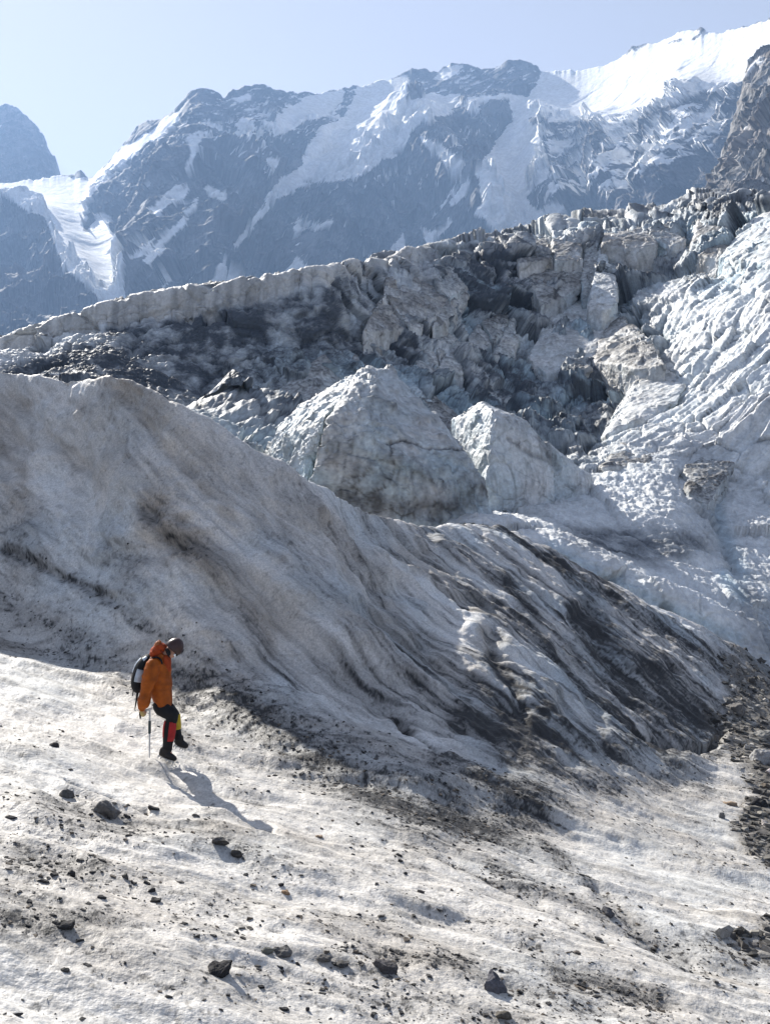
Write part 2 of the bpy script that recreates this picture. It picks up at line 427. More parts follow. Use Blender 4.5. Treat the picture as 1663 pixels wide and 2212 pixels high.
tag(link('glacier_slope', near_me), kind='structure')

def near_height(px, py):
    """point of the near slope seen at (px, py): nearest surface along that ray"""
    i = int(np.argmin(np.abs(pxA - px)))
    pyc = CY - F * PA2[i, :, 2] / PA2[i, :, 1]
    j = int(np.argmax(pyc <= py))
    return Vector(PA2[i, j]), Vector(NA[i, j])

# ================================================================== ICEFALL behind the ridge
BPX = [-1200, -300, 0, 240, 400, 560, 700, 850, 1000, 1150, 1300, 1450, 1560, 1663, 2000, 2900]
BROWS = [  # (depth, height in the frame over BPX)
    (41, [960, 920, 880, 890, 950, 1040, 1120, 1165, 1150, 1195, 1295, 1370, 1425, 1475, 1570, 1630]),
    (41.8, [955, 915, 878, 888, 945, 1035, 1112, 1160, 1145, 1160, 1222, 1282, 1328, 1430, 1540, 1600]),
    (46, [940, 900, 860, 870, 920, 1010, 1080, 1130, 1118, 1130, 1180, 1230, 1280, 1330, 1400, 1450]),
    (53, [920, 880, 840, 855, 895, 985, 1060, 1095, 1085, 1085, 1085, 1110, 1170, 1190, 1230, 1250]),
    (60, [900, 860, 825, 840, 880, 960, 1030, 1060, 1050, 1030, 1015, 1020, 1070, 1080, 1090, 1080]),
    (66, [890, 850, 815, 830, 870, 940, 1000, 1030, 1020, 1010, 975, 970, 965, 920, 800, 700]),
    (82, [870, 830, 802, 805, 850, 905, 925, 930, 940, 945, 935, 880, 810, 745, 600, 500]),
    (100, [860, 820, 792, 775, 820, 865, 860, 830, 850, 870, 835, 750, 670, 610, 520, 450]),
    (118, [850, 810, 785, 752, 780, 815, 790, 770, 790, 800, 740, 650, 595, 560, 480, 430]),
    (134, [840, 800, 778, 735, 740, 760, 730, 715, 705, 690, 640, 590, 565, 550, 540, 480]),
    (142, [838, 798, 775, 725, 720, 730, 700, 680, 655, 620, 560, 535, 520, 500, 500, 450]),
    (150, [835, 795, 772, 718, 705, 695, 675, 645, 600, 540, 500, 475, 455, 452, 440, 400]),
    (172, [830, 792, 765, 706, 690, 650, 612, 570, 540, 515, 485, 460, 425, 428, 420, 380]),
    (178, [800, 760, 725, 658, 632, 605, 590, 555, 528, 508, 479, 440, 419, 424, 418, 380]),
    (215, [806, 766, 731, 664, 638, 611, 596, 561, 534, 516, 488, 452, 432, 436, 428, 390]),
    (300, [860, 820, 780, 720, 690, 660, 640, 610, 590, 570, 540, 510, 490, 490, 480, 450])]
SKYB = [(-1200, 800), (-300, 760), (0, 722), (100, 693), (180, 675), (240, 659), (330, 641), (400, 632), (480, 617), (560, 605), (640, 596), (700, 590), (760, 570), (800, 562), (830, 566),
        (860, 549), (900, 538), (930, 530), (950, 527), (1000, 522), (1060, 512), (1120, 504), (1180, 497), (1215, 491), (1260, 492), (1300, 480), (1350, 470), (1400, 458), (1430, 443), (1470, 425), (1500, 418), (1560, 421), (1600, 432), (1640, 430), (1663, 431), (2000, 420), (2900, 380)]
pxB = np.concatenate([np.linspace(-1200, -210, 50), np.arange(-200, 1900, 2.2), np.linspace(1910, 2900, 60)])
ledge = 11 * fbm(pxB / 70, pxB * 0, None, 4) + 10 * fbm(pxB / 16, pxB * 0 + 3, None, 3)
VC = np.stack([CY - smooth1(curve(pxB, list(zip(BPX, r))), 31) - (ledge if Y == 172 else 0) if Y not in (178,) else CY - curve(pxB, SKYB) for Y, r in BROWS], 1) / F
YK = np.array([r[0] for r in BROWS], float)

def squeeze(px):
    return curve(px, [(-1200, .10), (500, .10), (700, .12), (850, .28), (1000, .40), (1150, .49), (1300, .53), (1450, .52), (1663, .42), (2900, .35)])
def true_depth(px, Y):
    """the left of the icefall is a steep bank, the right a long slope"""
    return np.where(Y > 62, 62 + (Y - 62) * squeeze(px), Y)

def pchip_rows(YK, ZK, Y):
    h = np.diff(YK); d = np.diff(ZK, axis=1) / h
    m = np.zeros_like(ZK)
    w1, w2 = 2 * h[1:] + h[:-1], h[1:] + 2 * h[:-1]
    ok = d[:, :-1] * d[:, 1:] > 0
    with np.errstate(divide='ignore', invalid='ignore'):
        m[:, 1:-1] = np.where(ok, (w1 + w2) / (w1 / d[:, :-1] + w2 / d[:, 1:]), 0)
    m[:, 0], m[:, -1] = d[:, 0], d[:, -1]
    k = np.clip(np.searchsorted(YK, Y, 'right') - 1, 0, len(YK) - 2)
    r = np.arange(len(ZK))[:, None] * np.ones_like(k)
    hh = h[k]; t = (Y - YK[k]) / hh
    a, b = ZK[r, k], ZK[r, k + 1]
    return (2 * t**3 - 3 * t**2 + 1) * a + (t**3 - 2 * t**2 + t) * hh * m[r, k] + (3 * t**2 - 2 * t**3) * b + (t**3 - t**2) * hh * m[r, k + 1]

YsB = np.exp(np.linspace(math.log(41), math.log(299), 800))
def bank_depth(px, py):
    """depth of the smooth icefall bank along a sight line"""
    i = int(np.argmin(np.abs(pxB - px)))
    yy = np.linspace(YK[0], 180, 600)
    q = CY - F * pchip_rows(YK, VC[i:i + 1], yy[None])[0]
    j = np.nonzero(q <= py)[0]
    y_ = yy[j[0]] if len(j) else 178.0
    return float(true_depth(px, y_))
vb = pchip_rows(YK, VC, np.repeat(YsB[None], len(pxB), 0))
YB = resample(CY - F * vb, YsB, 700, 200, 81)
RB = true_depth(pxB[:, None], YB)
PB = np.stack([((pxB[:, None] - CX) / F) * RB, RB, pchip_rows(YK, VC, YB) * RB], -1)
NB = grid_normals(PB)
bpx, bpy_ = project(PB)
x, y, z = [PB[..., i].astype(np.float32) for i in range(3)]
# debris cover
deb = Raster(-60, 380, 1730, 1480, 6, 0.22)
deb.poly([(420, 900), (560, 780), (760, 740), (930, 560), (1300, 490), (1500, 440), (1500, 600), (1420, 640), (1440, 790), (1290, 980), (1000, 940), (560, 1000)], 0.46)
deb.poly([(-60, 850), (0, 800), (100, 765), (240, 712), (400, 692), (560, 655), (700, 614), (840, 575), (1000, 540), (1120, 520), (1100, 560), (960, 560), (830, 590), (800, 650), (740, 700), (700, 760), (560, 830), (430, 890), (300, 850)], 1.0)
deb.poly([(560, 640), (700, 600), (830, 570), (800, 680), (620, 720), (560, 690)], 0.8)
deb.poly([(500, 770), (720, 720), (930, 700), (940, 730), (900, 790), (700, 770), (560, 830), (440, 880)], 0.8)
deb.poly([(950, 580), (1120, 560), (1180, 640), (1140, 690), (1010, 680), (960, 650)], 0.92)
deb.poly([(1080, 520), (1300, 490), (1290, 660), (1150, 660), (1100, 560)], 0.5)
deb.poly([(1150, 770), (1300, 760), (1430, 790), (1330, 900), (1290, 960), (1180, 950), (1080, 880), (980, 860), (1000, 790)], 0.85)
deb.poly([(1100, 860), (1250, 900), (1290, 990), (1180, 980)], 0.55)
deb.poly([(1300, 520), (1380, 545), (1480, 560), (1480, 590), (1390, 600), (1310, 560)], 0.85)
deb.poly([(1380, 470), (1500, 415), (1663, 428), (1640, 470), (1560, 480), (1500, 470), (1420, 480)], 0.85)
deb.poly([(1300, 480), (1400, 460), (1560, 480), (1560, 560), (1320, 560)], 0.5)
deb.poly([(1280, 960), (1430, 800), (1500, 700), (1400, 620), (1663, 560), (1730, 560), (1730, 1480), (1640, 1220), (1560, 1010), (1400, 1000)], 0.10)
deb.poly([(1010, 1120), (1080, 1040), (1300, 1000), (1600, 1000), (1570, 1180), (1663, 1330), (1600, 1390), (1300, 1240)], 0.10)
deb.poly([(1180, 1000), (1300, 985), (1280, 1035), (1150, 1070)], 0.6)
deb.poly([(1200, 1150), (1330, 1135), (1500, 1150), (1540, 1195), (1440, 1215), (1330, 1205)], 0.8)
deb.poly([(1480, 1060), (1510, 1050), (1560, 1130), (1590, 1240), (1560, 1230), (1520, 1150)], 0.4)
deb.poly([(1580, 1240), (1663, 1260), (1730, 1400), (1640, 1420), (1600, 1330)], 0.5)
deb.blur(9)
# how broken the ice is, region by region
rough = Raster(-60, 380, 1730, 1480, 6, 0.25)
rough.poly([(420, 900), (560, 780), (760, 760), (900, 700), (960, 560), (1300, 480), (1663, 430), (1663, 620), (1400, 640), (1430, 800), (1300, 960), (1200, 1000), (560, 1000)], 1.0)
rough.poly([(-60, 800), (240, 715), (560, 660), (900, 560), (800, 690), (560, 780), (420, 880), (200, 840)], 0.35)
rough.poly([(1300, 960), (1430, 790), (1500, 700), (1400, 620), (1663, 600), (1730, 1000), (1600, 1000)], 0.25)
rough.poly([(1290, 500), (1490, 490), (1490, 610), (1300, 610)], 0.3)
rough.poly([(1000, 1060), (1663, 1000), (1663, 1400), (1100, 1150)], 0.10)
rough.blur(21)
R = rough(bpx, bpy_).astype(np.float32)
sc = RB.astype(np.float32) / 100.0
w1 = fbm(x / 9, y / 9, z / 9, 3)
b1, j1 = facets(x / 5.5 + 0.22 * w1 - z * .05, y / 5.5, z / 4.4 + 0.2 * w1 + x * .06)
b2, j2 = facets(x / 2.0 + 0.2 * w1, y / 2.0, z / 1.7 + .2 * w1, seed=9)
b3, j3 = facets(x / 0.75 + 0.2 * w1, y / 0.75, z / 0.75, seed=23)
blocks = 3.2 * b1 - 1.0 * (1 - sstep(0.0, 0.10, j1))
small = 1.15 * b2 - 0.3 * (1 - sstep(0.0, 0.10, j2)) + 0.4 * b3
rid = fbm(x / 6, y / 6 , z / 10, 5, ridge=True) - 0.6
flut = fbm(x / 0.9 + 1.2 * w1, y / 2.0, z / 5.5 + w1, 4, ridge=True) - 0.6
fin = fbm(x / 1.1, y / 1.1, z / 1.1, 5)
fin2 = fbm(x / 0.28, y / 0.28, z / 0.28, 4, ridge=True) * 2 - 1.2
grain = (RS.rand(*x.shape).astype(np.float32) - 0.5)
fx_ = axes_noise((-1.16, -.58, -1.06), (-.62, -.58, 1), 6, 0.55, 1.5)
fx2 = axes_noise((-1.16, -.58, -1.06), (-.62, -.58, 1), 12, 2.6, 4)
slope_w = rough(bpx, bpy_) * 0
sl_ = Raster(-60, 380, 1730, 1480, 6, 0.0)
sl_.poly([(1280, 960), (1430, 800), (1500, 700), (1400, 620), (1663, 560), (1730, 560), (1730, 1250), (1600, 1010), (1400, 1000)], 1); sl_.blur(15)
slope_w = sl_(bpx, bpy_).astype(np.float32)
flow_f = fbm(fx_[0] + .9 * w1, fx_[1] + 1.5 * w1, fx_[2], 6, g=.62, ridge=True) - 0.6
skyw = np.clip(np.abs(YB - 178) / 40, 0.05, 1)
cliffw = sstep(168, 173, YB) * (1 - sstep(178, 182, YB))
Dd = np.clip(deb(bpx, bpy_), 0, 1)
dispB = R * (1 - 0.55 * Dd) * (1.25 * blocks + 0.8 * small) + R * 0.3 * rid * skyw * np.clip(sc, 0.5, 1.4) + (0.5 * flut * (1 - R) * 1.2 + 0.16 * fin + 0.20 * fin2 + 0.35 * flut * R) * np.clip(sc, .4, 1.5) * (0.3 + .7 * skyw)
dispB *= 1 - 0.75 * slope_w
big_f = fbm(fx2[0] + .8 * w1, fx2[1] + .8 * w1, fx2[2], 3, ridge=True) - .6
b4, j4 = facets(fx_[0] * 1.6, fx_[1] * .35 + .3 * w1, fx_[2], seed=31)
dispB += slope_w * (0.40 * flow_f + 0.7 * big_f + 0.38 * b4 - .2 * (1 - sstep(0, .06, j4)) + 0.22 * fbm(fx_[0] * .8, fx_[1] * 2.2 + w1, fx_[2], 4, ridge=True))
CREV = [([(1530, 1060), (1558, 1140), (1590, 1235)], 12, .4), ([(1480, 1165), (1520, 1180), (1545, 1190)], 10, .4), ([(1430, 1310), (1440, 1330)], 8, .8), ([(1320, 1180), (1420, 1200)], 10, .2)]
crev = strokes(bpx, bpy_, CREV, 8 * w1)
dispB -= 0.6 * crev
dispB += cliffw * (0.2 + .8 * skyw) * (0.45 + .45 * sstep(700, 1000, bpx)) * facets(x / 4, y / 6, z / 5)[0]
dispB += cliffw * (0.5 * (fbm(x / 2.2, y / 9, z / 30, 4, ridge=True) - .6))
PB2 = PB + NB * dispB[..., None]
NB2 = grid_normals(PB2)
bpx, bpy_ = project(PB2)
wj = fbm(x / 4, y / 4, z / 4, 3) * 14
D = 0.86 * deb(bpx + wj, bpy_ + wj)
x, y, z = [PB2[..., i].astype(np.float32) for i in range(3)]
dn = fbm(x / 1.6 + w1, y / 1.6, z / 3.0, 5); dn2 = fbm(x / 0.5, y / 0.5, z / 0.5, 4)
vert = fbm(x / 0.55 + w1 * 2, y / 0.9, z / 9, 4)
flat = np.clip(NB2[..., 2] - 0.55, -0.5, 0.45)
hol = np.clip(-dispB / 2.2, -0.3, 0.6)
jn = (1 - sstep(0, .07, j1)) + .6 * (1 - sstep(0, .08, j2))
dirt_toneB = np.clip(0.35 * R * jn + R * 0.42 * (b1 + .5 * b2) + D * (1 + 0.35 * dn) + 0.30 * dn * D + R * 0.55 * flat + 0.28 * R * hol + (0.12 + 0.25 * D) * dn2 + (0.05 + 0.10 * D) * grain + 0.12 * (fin2 < -0.1) * R + 0.08 * vert * (0.5 + R) + 0.25 * crev + slope_w * (0.16 * np.clip(-flow_f * 3, 0, 1) + .25 * (1 - sstep(0, .05, j4)) + .10 * fbm(fx_[0] * .6, fx_[1] * 2.5, fx_[2], 4)), 0, 1)  # debris and dirt, plus darker hollows, joints and crevices
isc = sstep(167, 171, YB) * (1 - sstep(177.5, 179, YB)) * (1 - sstep(820, 1000, bpx))
dirt_toneB = np.clip(dirt_toneB * (1 - isc) + isc * (0.10 + 0.34 * fbm(x / 0.45, y / 6, z / 16, 5) + 0.12 * dn + 0.15 * grain), 0, 1)
top = sstep(178, 180, YB)
dirt_toneB = np.maximum(dirt_toneB, top * 0.85 * (0.85 + 0.3 * dn))
bl_ = strokes(bpx, bpy_, [([(1190, 1180), (1300, 1240), (1440, 1310), (1590, 1375)], 16, .45), ([(1535, 1060), (1565, 1150), (1600, 1240)], 18, .5), ([(1560, 1240), (1600, 1290)], 14, .6)], 8 * w1)
blue = np.clip(bl_ + R * (0.55 + 0.6 * fbm(x / 5, y / 5, z / 5, 3)) + 0.25 * hol, 0, 1)
cl = mix((0.84, 0.85, 0.85), (0.50, 0.67, 0.77), blue)
cl = mix(cl, (0.42, 0.37, 0.31), np.clip(isc * 0.45 + 0.28 * R * sstep(0.1, 0.8, fbm(x / 6 + 7, y / 6, z / 6, 3)), 0, 1))
colB = cl * (1 - dirt_toneB[..., None] ** 0.9) + np.array((0.068, 0.080, 0.098)) * dirt_toneB[..., None] ** 0.9
fall_me = raw_mesh('icefall', PB2.reshape(-1, 3), grid_faces(*YB.shape), M_FALL, True, {'col': colB.reshape(-1, 3)})
tag(link('icefall', fall_me), kind='structure')

# ================================================================== MOUNTAINS
SKYC = [(-600, 420), (0, 400), (131, 381), (150, 378), (163, 380), (167, 372), (174, 369), (185, 382), (192, 388), (205, 385), (220, 365), (245, 340), (265, 318), (280, 300), (300, 270),
        (320, 261), (345, 258), (385, 240), (400, 228), (415, 207), (437, 197), (455, 202), (485, 212), (497, 205), (505, 195), (550, 189), (580, 195), (600, 200), (640, 203), (690, 202),
        (745, 190), (770, 185), (800, 180), (835, 172), (870, 160), (890, 145), (920, 152), (945, 155), (975, 140), (990, 138), (1000, 143), (1020, 143), (1045, 148), (1070, 150), (1085, 143),
        (1115, 133), (1140, 138), (1160, 145), (1172, 153), (1200, 155), (1250, 150), (1270, 150), (1300, 140), (1340, 125), (1365, 103), (1400, 93), (1440, 83), (1470, 68), (1490, 63),
        (1515, 62), (1520, 66), (1550, 70), (1610, 58), (1663, 40), (1800, -10), (2300, -120)]
SKYY = [(-600, 2700), (0, 2700), (190, 2650), (440, 2350), (800, 2700), (1150, 2600), (1300, 2450), (1663, 1900), (2300, 1400)]
BASEY = [(-600, 1500), (0, 1500), (250, 1600), (440, 1500), (800, 1700), (1150, 1750), (1400, 1500), (1663, 1250), (2300, 900)]

snow = Raster(-80, 0, 1740, 780, 2.5)
for pts in [
    [(0, 345), (20, 350), (60, 365), (131, 380), (190, 388), (207, 388), (205, 410), (192, 435), (182, 470), (190, 476), (205, 458), (225, 455), (240, 470), (235, 490), (240, 503), (250, 505), (262, 530), (270, 580), (272, 655), (230, 665), (210, 640), (195, 620), (175, 605), (140, 580), (130, 565), (130, 545), (115, 510), (108, 490), (95, 465), (60, 455), (35, 440), (0, 420), (-80, 400), (-80, 340)],
    [(215, 368), (245, 340), (265, 318), (300, 300), (325, 285), (345, 268), (385, 240), (386, 265), (370, 285), (345, 310), (322, 303), (300, 328), (270, 350), (240, 375), (216, 402), (210, 418), (203, 395)],
    [(318, 452), (350, 430), (385, 402), (405, 398), (412, 412), (398, 435), (370, 440), (342, 467), (330, 455)],
    [(432, 424), (402, 455), (370, 490), (340, 525), (308, 562), (318, 572), (346, 545), (382, 500), (424, 448)],
    [(278, 562), (320, 520), (338, 508), (322, 545), (298, 556)],
    [(443, 398), (462, 405), (496, 421), (488, 437), (465, 430), (446, 416)],
    [(503, 268), (525, 250), (545, 260), (561, 286), (520, 288)],
    [(505, 215), (535, 198), (545, 212), (520, 225)],
    [(585, 268), (612, 235), (660, 210), (690, 203), (745, 192), (738, 225), (700, 250), (655, 262), (625, 285), (596, 300)],
    [(770, 186), (800, 181), (870, 161), (886, 168), (880, 218), (915, 208), (935, 198), (960, 208), (1000, 196), (995, 215), (1005, 235), (950, 256), (905, 266), (886, 285), (875, 320), (850, 345), (800, 368), (760, 385), (728, 392), (690, 392), (650, 405), (610, 425), (590, 440), (570, 465), (545, 495), (512, 535), (505, 530), (530, 495), (555, 465), (575, 430), (592, 400), (620, 378), (658, 360), (662, 320), (690, 275), (735, 255), (760, 225)],
    [(628, 492), (650, 470), (670, 478), (690, 482), (722, 475), (715, 490), (690, 500), (665, 490), (640, 505)],
    [(598, 605), (628, 570), (640, 549), (655, 570), (684, 588), (690, 620), (590, 625)],
    [(448, 630), (470, 570), (485, 558), (490, 590), (522, 600), (525, 620)],
    [(316, 650), (340, 610), (365, 590), (385, 572), (396, 570), (366, 605), (346, 632)],
    [(1000, 232), (1020, 245), (1060, 215), (1100, 215), (1110, 262), (1090, 290), (1060, 320), (1045, 340), (1020, 362), (1030, 385), (1037, 410), (1042, 440), (1020, 462), (1046, 472), (1062, 490), (1066, 515), (1215, 500), (1237, 445), (1180, 440), (1160, 456), (1135, 425), (1165, 400), (1187, 380), (1180, 340), (1173, 300), (1180, 285), (1240, 262), (1290, 262), (1318, 300), (1330, 320), (1345, 300), (1350, 270), (1400, 242), (1460, 225), (1500, 205), (1550, 195), (1600, 175), (1663, 120), (1663, 40), (1550, 70), (1480, 65), (1365, 103), (1300, 140), (1172, 150), (1168, 180), (1145, 210), (1090, 200), (1050, 208), (1010, 215)],
    [(975, 140), (1000, 140), (985, 160), (960, 175), (935, 175), (940, 158)],
    [(903, 290), (950, 310), (1006, 348), (990, 382), (970, 370), (945, 335), (920, 318)],
    [(1000, 388), (1016, 390), (1006, 420), (975, 446), (968, 436)],
    [(905, 488), (935, 500), (962, 490), (970, 463), (976, 480), (950, 512), (935, 535), (920, 520)],
    [(842, 545), (870, 498), (878, 545)],
    [(560, 380), (585, 360), (575, 345), (610, 345), (600, 362)],
    [(405, 300), (440, 298), (420, 330), (400, 385), (398, 370), (412, 325)],
]: snow.poly(pts, 1)
for pts in [
    [(876, 215), (884, 170), (890, 147), (920, 153), (936, 166), (922, 195), (892, 208), (882, 222)],
    [(940, 203), (975, 172), (1000, 145), (1050, 150), (1052, 165), (1028, 200), (1008, 222), (1000, 200), (962, 205)],
    [(1048, 206), (1080, 182), (1100, 150), (1120, 134), (1172, 154), (1167, 180), (1142, 212), (1092, 200)],
    [(896, 276), (1000, 228), (1012, 255), (1060, 252), (1102, 238), (1090, 265), (1050, 308), (1020, 330), (1006, 340), (960, 312), (906, 284)],
    [(1142, 255), (1182, 252), (1180, 265), (1148, 270)],
    [(1175, 265), (1250, 262), (1290, 275), (1260, 290), (1190, 300)],
    [(820, 368), (830, 345), (880, 340), (900, 400), (850, 400)],
    [(1420, 95), (1470, 84), (1500, 90), (1520, 70), (1518, 64), (1495, 85), (1460, 92)],
    [(185, 478), (200, 462), (205, 475), (190, 500), (180, 500)],
]: snow.poly(pts, 0)
speck = Raster(-80, 0, 1740, 780, 6, -0.35)
speck.poly([(400, 220), (600, 200), (760, 190), (740, 270), (600, 300), (560, 330), (450, 320), (390, 300)], 0.0)
speck.poly([(1170, 265), (1300, 270), (1430, 235), (1560, 210), (1560, 300), (1480, 340), (1360, 390), (1330, 420), (1160, 440), (1140, 420), (1180, 380)], 0.14)
speck.poly([(1300, 270), (1430, 235), (1600, 200), (1560, 260), (1400, 310), (1320, 320)], 0.3)
speck.poly([(890, 270), (1110, 235), (1050, 330), (920, 320)], -0.12)
speck.poly([(740, 370), (840, 345), (920, 360), (1000, 380), (960, 450), (800, 400)], -0.10)
speck.poly([(876, 215), (890, 147), (1172, 150), (1142, 212), (1000, 225)], -0.08)
snow.blur(3); speck.blur(15)

RIDGES = [  # ribs that stand out of the face: line, half width, metres
    ([(437, 200), (420, 330), (400, 450), (330, 620)], 60, 90), ([(560, 195), (560, 330), (520, 450), (450, 600)], 60, 80), ([(900, 275), (940, 380), (1000, 450), (1060, 520)], 70, 150),
    ([(890, 285), (800, 400), (720, 520), (680, 600)], 80, 110), ([(1115, 140), (1060, 230), (1000, 300)], 40, 60), ([(1000, 145), (960, 210)], 30, 40),
    ([(300, 270), (260, 330), (215, 400)], 45, 25), ([(1190, 290), (1180, 400), (1230, 480)], 60, 80), ([(1340, 320), (1350, 400), (1370, 470)], 60, 90), ([(0, 440), (100, 500), (190, 640)], 60, 70),
    ([(1500, 210), (1480, 300), (1440, 440)], 60, 70), ([(640, 205), (700, 290), (640, 380)], 40, 40)]

def mountain(name, px, skyl, skyY, baseY, base_py, nr, amp, snow_f, zscale, calm=0.12, seed=0.0, tone=(0.105, 0.105, 0.11)):
    sky_py = curve(px, skyl)
    sY, bY = smooth1(curve(px, skyY), 91), smooth1(curve(px, baseY), 91)
    t = np.linspace(0, 1, nr)
    tt = np.concatenate([t, [1.02, 1.06, 1.12]])
    soft = smooth1(sky_py, 121); t1 = np.minimum(tt, 1)[None]
    py = base_py + (soft[:, None] - base_py) * t1 + (sky_py - soft)[:, None] * t1 ** 14 + 5.0 * fbm(px / 15, px * 0 + seed, None, 5, g=.65)[:, None] * (1 if name != 'rock_buttress' else 2) * t1 ** 40
    Y = bY[:, None] + (sY - bY)[:, None] * (tt ** 1.1)[None]
    z = (CY - py) / F * Y
    z[:, nr:] = z[:, nr - 1:nr] - (Y[:, nr:] - Y[:, nr - 1:nr]) * 0.9
    P = np.stack([((px[:, None] - CX) / F) * Y, Y, z], -1)
    N = grid_normals(P)
    x, y, zz = [(P[..., i] / zscale).astype(np.float32) + seed for i in range(3)]
    mpx, mpy = project(P)
    wj = fbm(x / 90, y / 90, zz / 90, 4)
    sn = snow_f(mpx, mpy, x, y, zz, wj)
    u = x - 0.75 * zz
    r1 = fbm(u / 190 + 0.3 * wj, y / 400, zz / 700, 5, ridge=True) - 0.6
    r2 = fbm((x + 0.35 * zz) / 60, y / 90, zz / 130 + .4 * wj, 5, ridge=True) - 0.6
    f1 = fbm(x / 24, y / 24, zz / 34, 5)
    st = fbm((zz - 0.45 * x) / 16, (x + zz) / 110, y / 110, 4, ridge=True) - 0.6
    c1, k1 = facets(x / 95 + .3 * wj - zz / 200, y / 95, zz / 120 + .3 * wj)
    c2, k2 = facets(x / 30 + .3 * wj - zz / 60, y / 30, zz / 42, seed=5)
    rk = 1 - sn
    edge = sstep(0, 0.30, 1 - np.minimum(tt, 1))[None] * (1 - calm) + calm
    d = ((48 * r1 * (0.2 + 0.8 * rk) + 24 * r2 * (0.12 + 0.88 * rk)) + rk * (7 * f1 + 8 * st + 30 * c1 + 16 * c2) + (1 - rk) * (4 * wj + 4 * c1)) * zscale * amp * edge
    d = d * (1 - 0.75 * (1 - rk) * sstep(330, 250, mpx))
    if name == 'mountain_range':
        d = d + strokes(mpx, mpy, RIDGES_N, 25 * wj) * 100 * np.clip(edge, 0.15, 1)
    P2 = P + N * d[..., None]
    # snow and rock
    mpx, mpy = project(P2)
    sn = snow_f(mpx, mpy, x, y, zz, wj)
    lay = st * 0.5 + 0.5 * f1
    rock = mix(np.array(tone) * 2.0, np.array(tone) * 0.3, np.clip(0.5 + 1.1 * lay + 0.5 * c2 + 0.8 * (RS.rand(*x.shape) - .5), 0, 1))
    rock = mix(rock, np.array(tone) * np.array((1.25, 1.0, 0.85)), np.clip(0.3 + 0.7 * fbm(x / 130, y / 130, zz / 70, 3), 0, 1) * 0.5)
    sncol = mix((0.93, 0.94, 0.95), (0.84, 0.84, 0.82), np.clip(0.4 + fbm(x / 40, y / 40, zz / 70, 4), 0, 1))
    col = rock * (1 - sn[..., None]) + sncol * sn[..., None]
    me = raw_mesh(name, P2.reshape(-1, 3), grid_faces(*Y.shape), M_MOUNT, True, {'col': col.reshape(-1, 3)})
    return tag(link(name, me), kind='structure')

RIDGES_N = [(p, w, a / 150) for p, w, a in RIDGES]
def snow_main(px, py, x, y, z, wj):
    j = fbm(x / 14, y / 14, z / 20, 5, g=.6)
    ja = fbm((z - 0.6 * x) / 9, (x + z) / 38, y / 60, 5, g=.62)
    base = snow(px + 6 * wj + 3 * j, py + 5 * wj + 3 * ja)
    sp = speck(px, py) + 0.62 * ja + 0.22 * j
    led = fbm((z - 0.55 * x) / 5, (x + z) / 70, y / 60, 3, ridge=True)
    gul = fbm((x - 0.7 * z) / 14 + wj, z / 160, y / 90, 3, ridge=True)
    v = np.maximum(base + 0.22 * ja + 0.15 * j, sp + 0.30)
    v = np.maximum(v, 0.5 + 2.2 * (led + .10 * j + .5 * speck(px, py) - 0.90)); v = np.maximum(v, .5 + 2.5 * (gul + .06 * ja + .35 * speck(px, py) - .90))
    return sstep(0.47, 0.54, v).astype(np.float32)
pxC = np.concatenate([np.linspace(-600, -60, 40), np.arange(-50, 1714, 2.1), np.linspace(1724, 2300, 40)])
mountain('mountain_range', pxC, SKYC, SKYY, BASEY, 760.0, 400, 1.0, snow_main, 1.0)

def snow_peak(px, py, x, y, z, wj):
    ja = fbm((z - 0.6 * x) / 14, (x + z) / 70, y / 60, 4)
    return sstep(0.75, 0.9, ja + 0.2 * wj).astype(np.float32)
PEAK = [(-600, 300), (-200, 260), (-60, 245), (0, 232), (12, 226), (25, 232), (37, 233), (50, 245), (75, 265), (90, 290), (105, 318), (112, 330), (121, 333), (127, 362), (131, 381), (140, 420), (260, 560)]
mountain('mountain_peak', np.arange(-600, 260, 2.1), PEAK, [(-600, 3300), (260, 3300)], [(-600, 2900), (260, 2900)], 620.0, 220, 0.8, snow_peak, 1.0, seed=37.0, tone=(0.16, 0.16, 0.165))

def snow_but(px, py, x, y, z, wj):
    ja = fbm((z - 0.3 * x) / 14, (x + z) / 60, y / 40, 4)
    return sstep(0.62, 0.72, ja + 0.25 * wj).astype(np.float32)
BUT = [(1530, 520), (1548, 425), (1552, 380), (1570, 300), (1580, 255), (1590, 235), (1597, 200), (1603, 160), (1612, 130), (1625, 112), (1640, 95), (1663, 92), (1720, 60), (1900, 20), (2300, -80)]
mountain('rock_buttress', np.arange(1530, 2300, 1.9), BUT, [(1530, 980), (2300, 800)], [(1530, 760), (2300, 600)], 560.0, 260, 1.2, snow_but, 0.35, calm=0.3, seed=91.0, tone=(0.21, 0.205, 0.20))

# the valley floor under everything, out past the mountains
gm = bpy.data.meshes.new('valley_ground')
s_ = 9000
gm.from_pydata([(-s_, -s_, -60), (s_, -s_, -60), (s_, s_, -60), (-s_, s_, -60)], [], [(0, 1, 2, 3)])
m_, nt_, b_ = mat_base('valley_rubble', 0.9, 0.1)
nz_ = nt_.nodes.new('ShaderNodeTexNoise'); nz_.inputs['Scale'].default_value = 40; nz_.inputs['Detail'].default_value = 8
cr_ = nt_.nodes.new('ShaderNodeValToRGB')
cr_.color_ramp.elements[0].color = (0.07, 0.07, 0.07, 1); cr_.color_ramp.elements[1].color = (0.25, 0.24, 0.23, 1)
nt_.links.new(nz_.outputs['Fac'], cr_.inputs['Fac']); nt_.links.new(cr_.outputs['Color'], b_.inputs['Base Color'])
gm.materials.append(m_)
tag(link('valley_ground', gm), kind='structure')
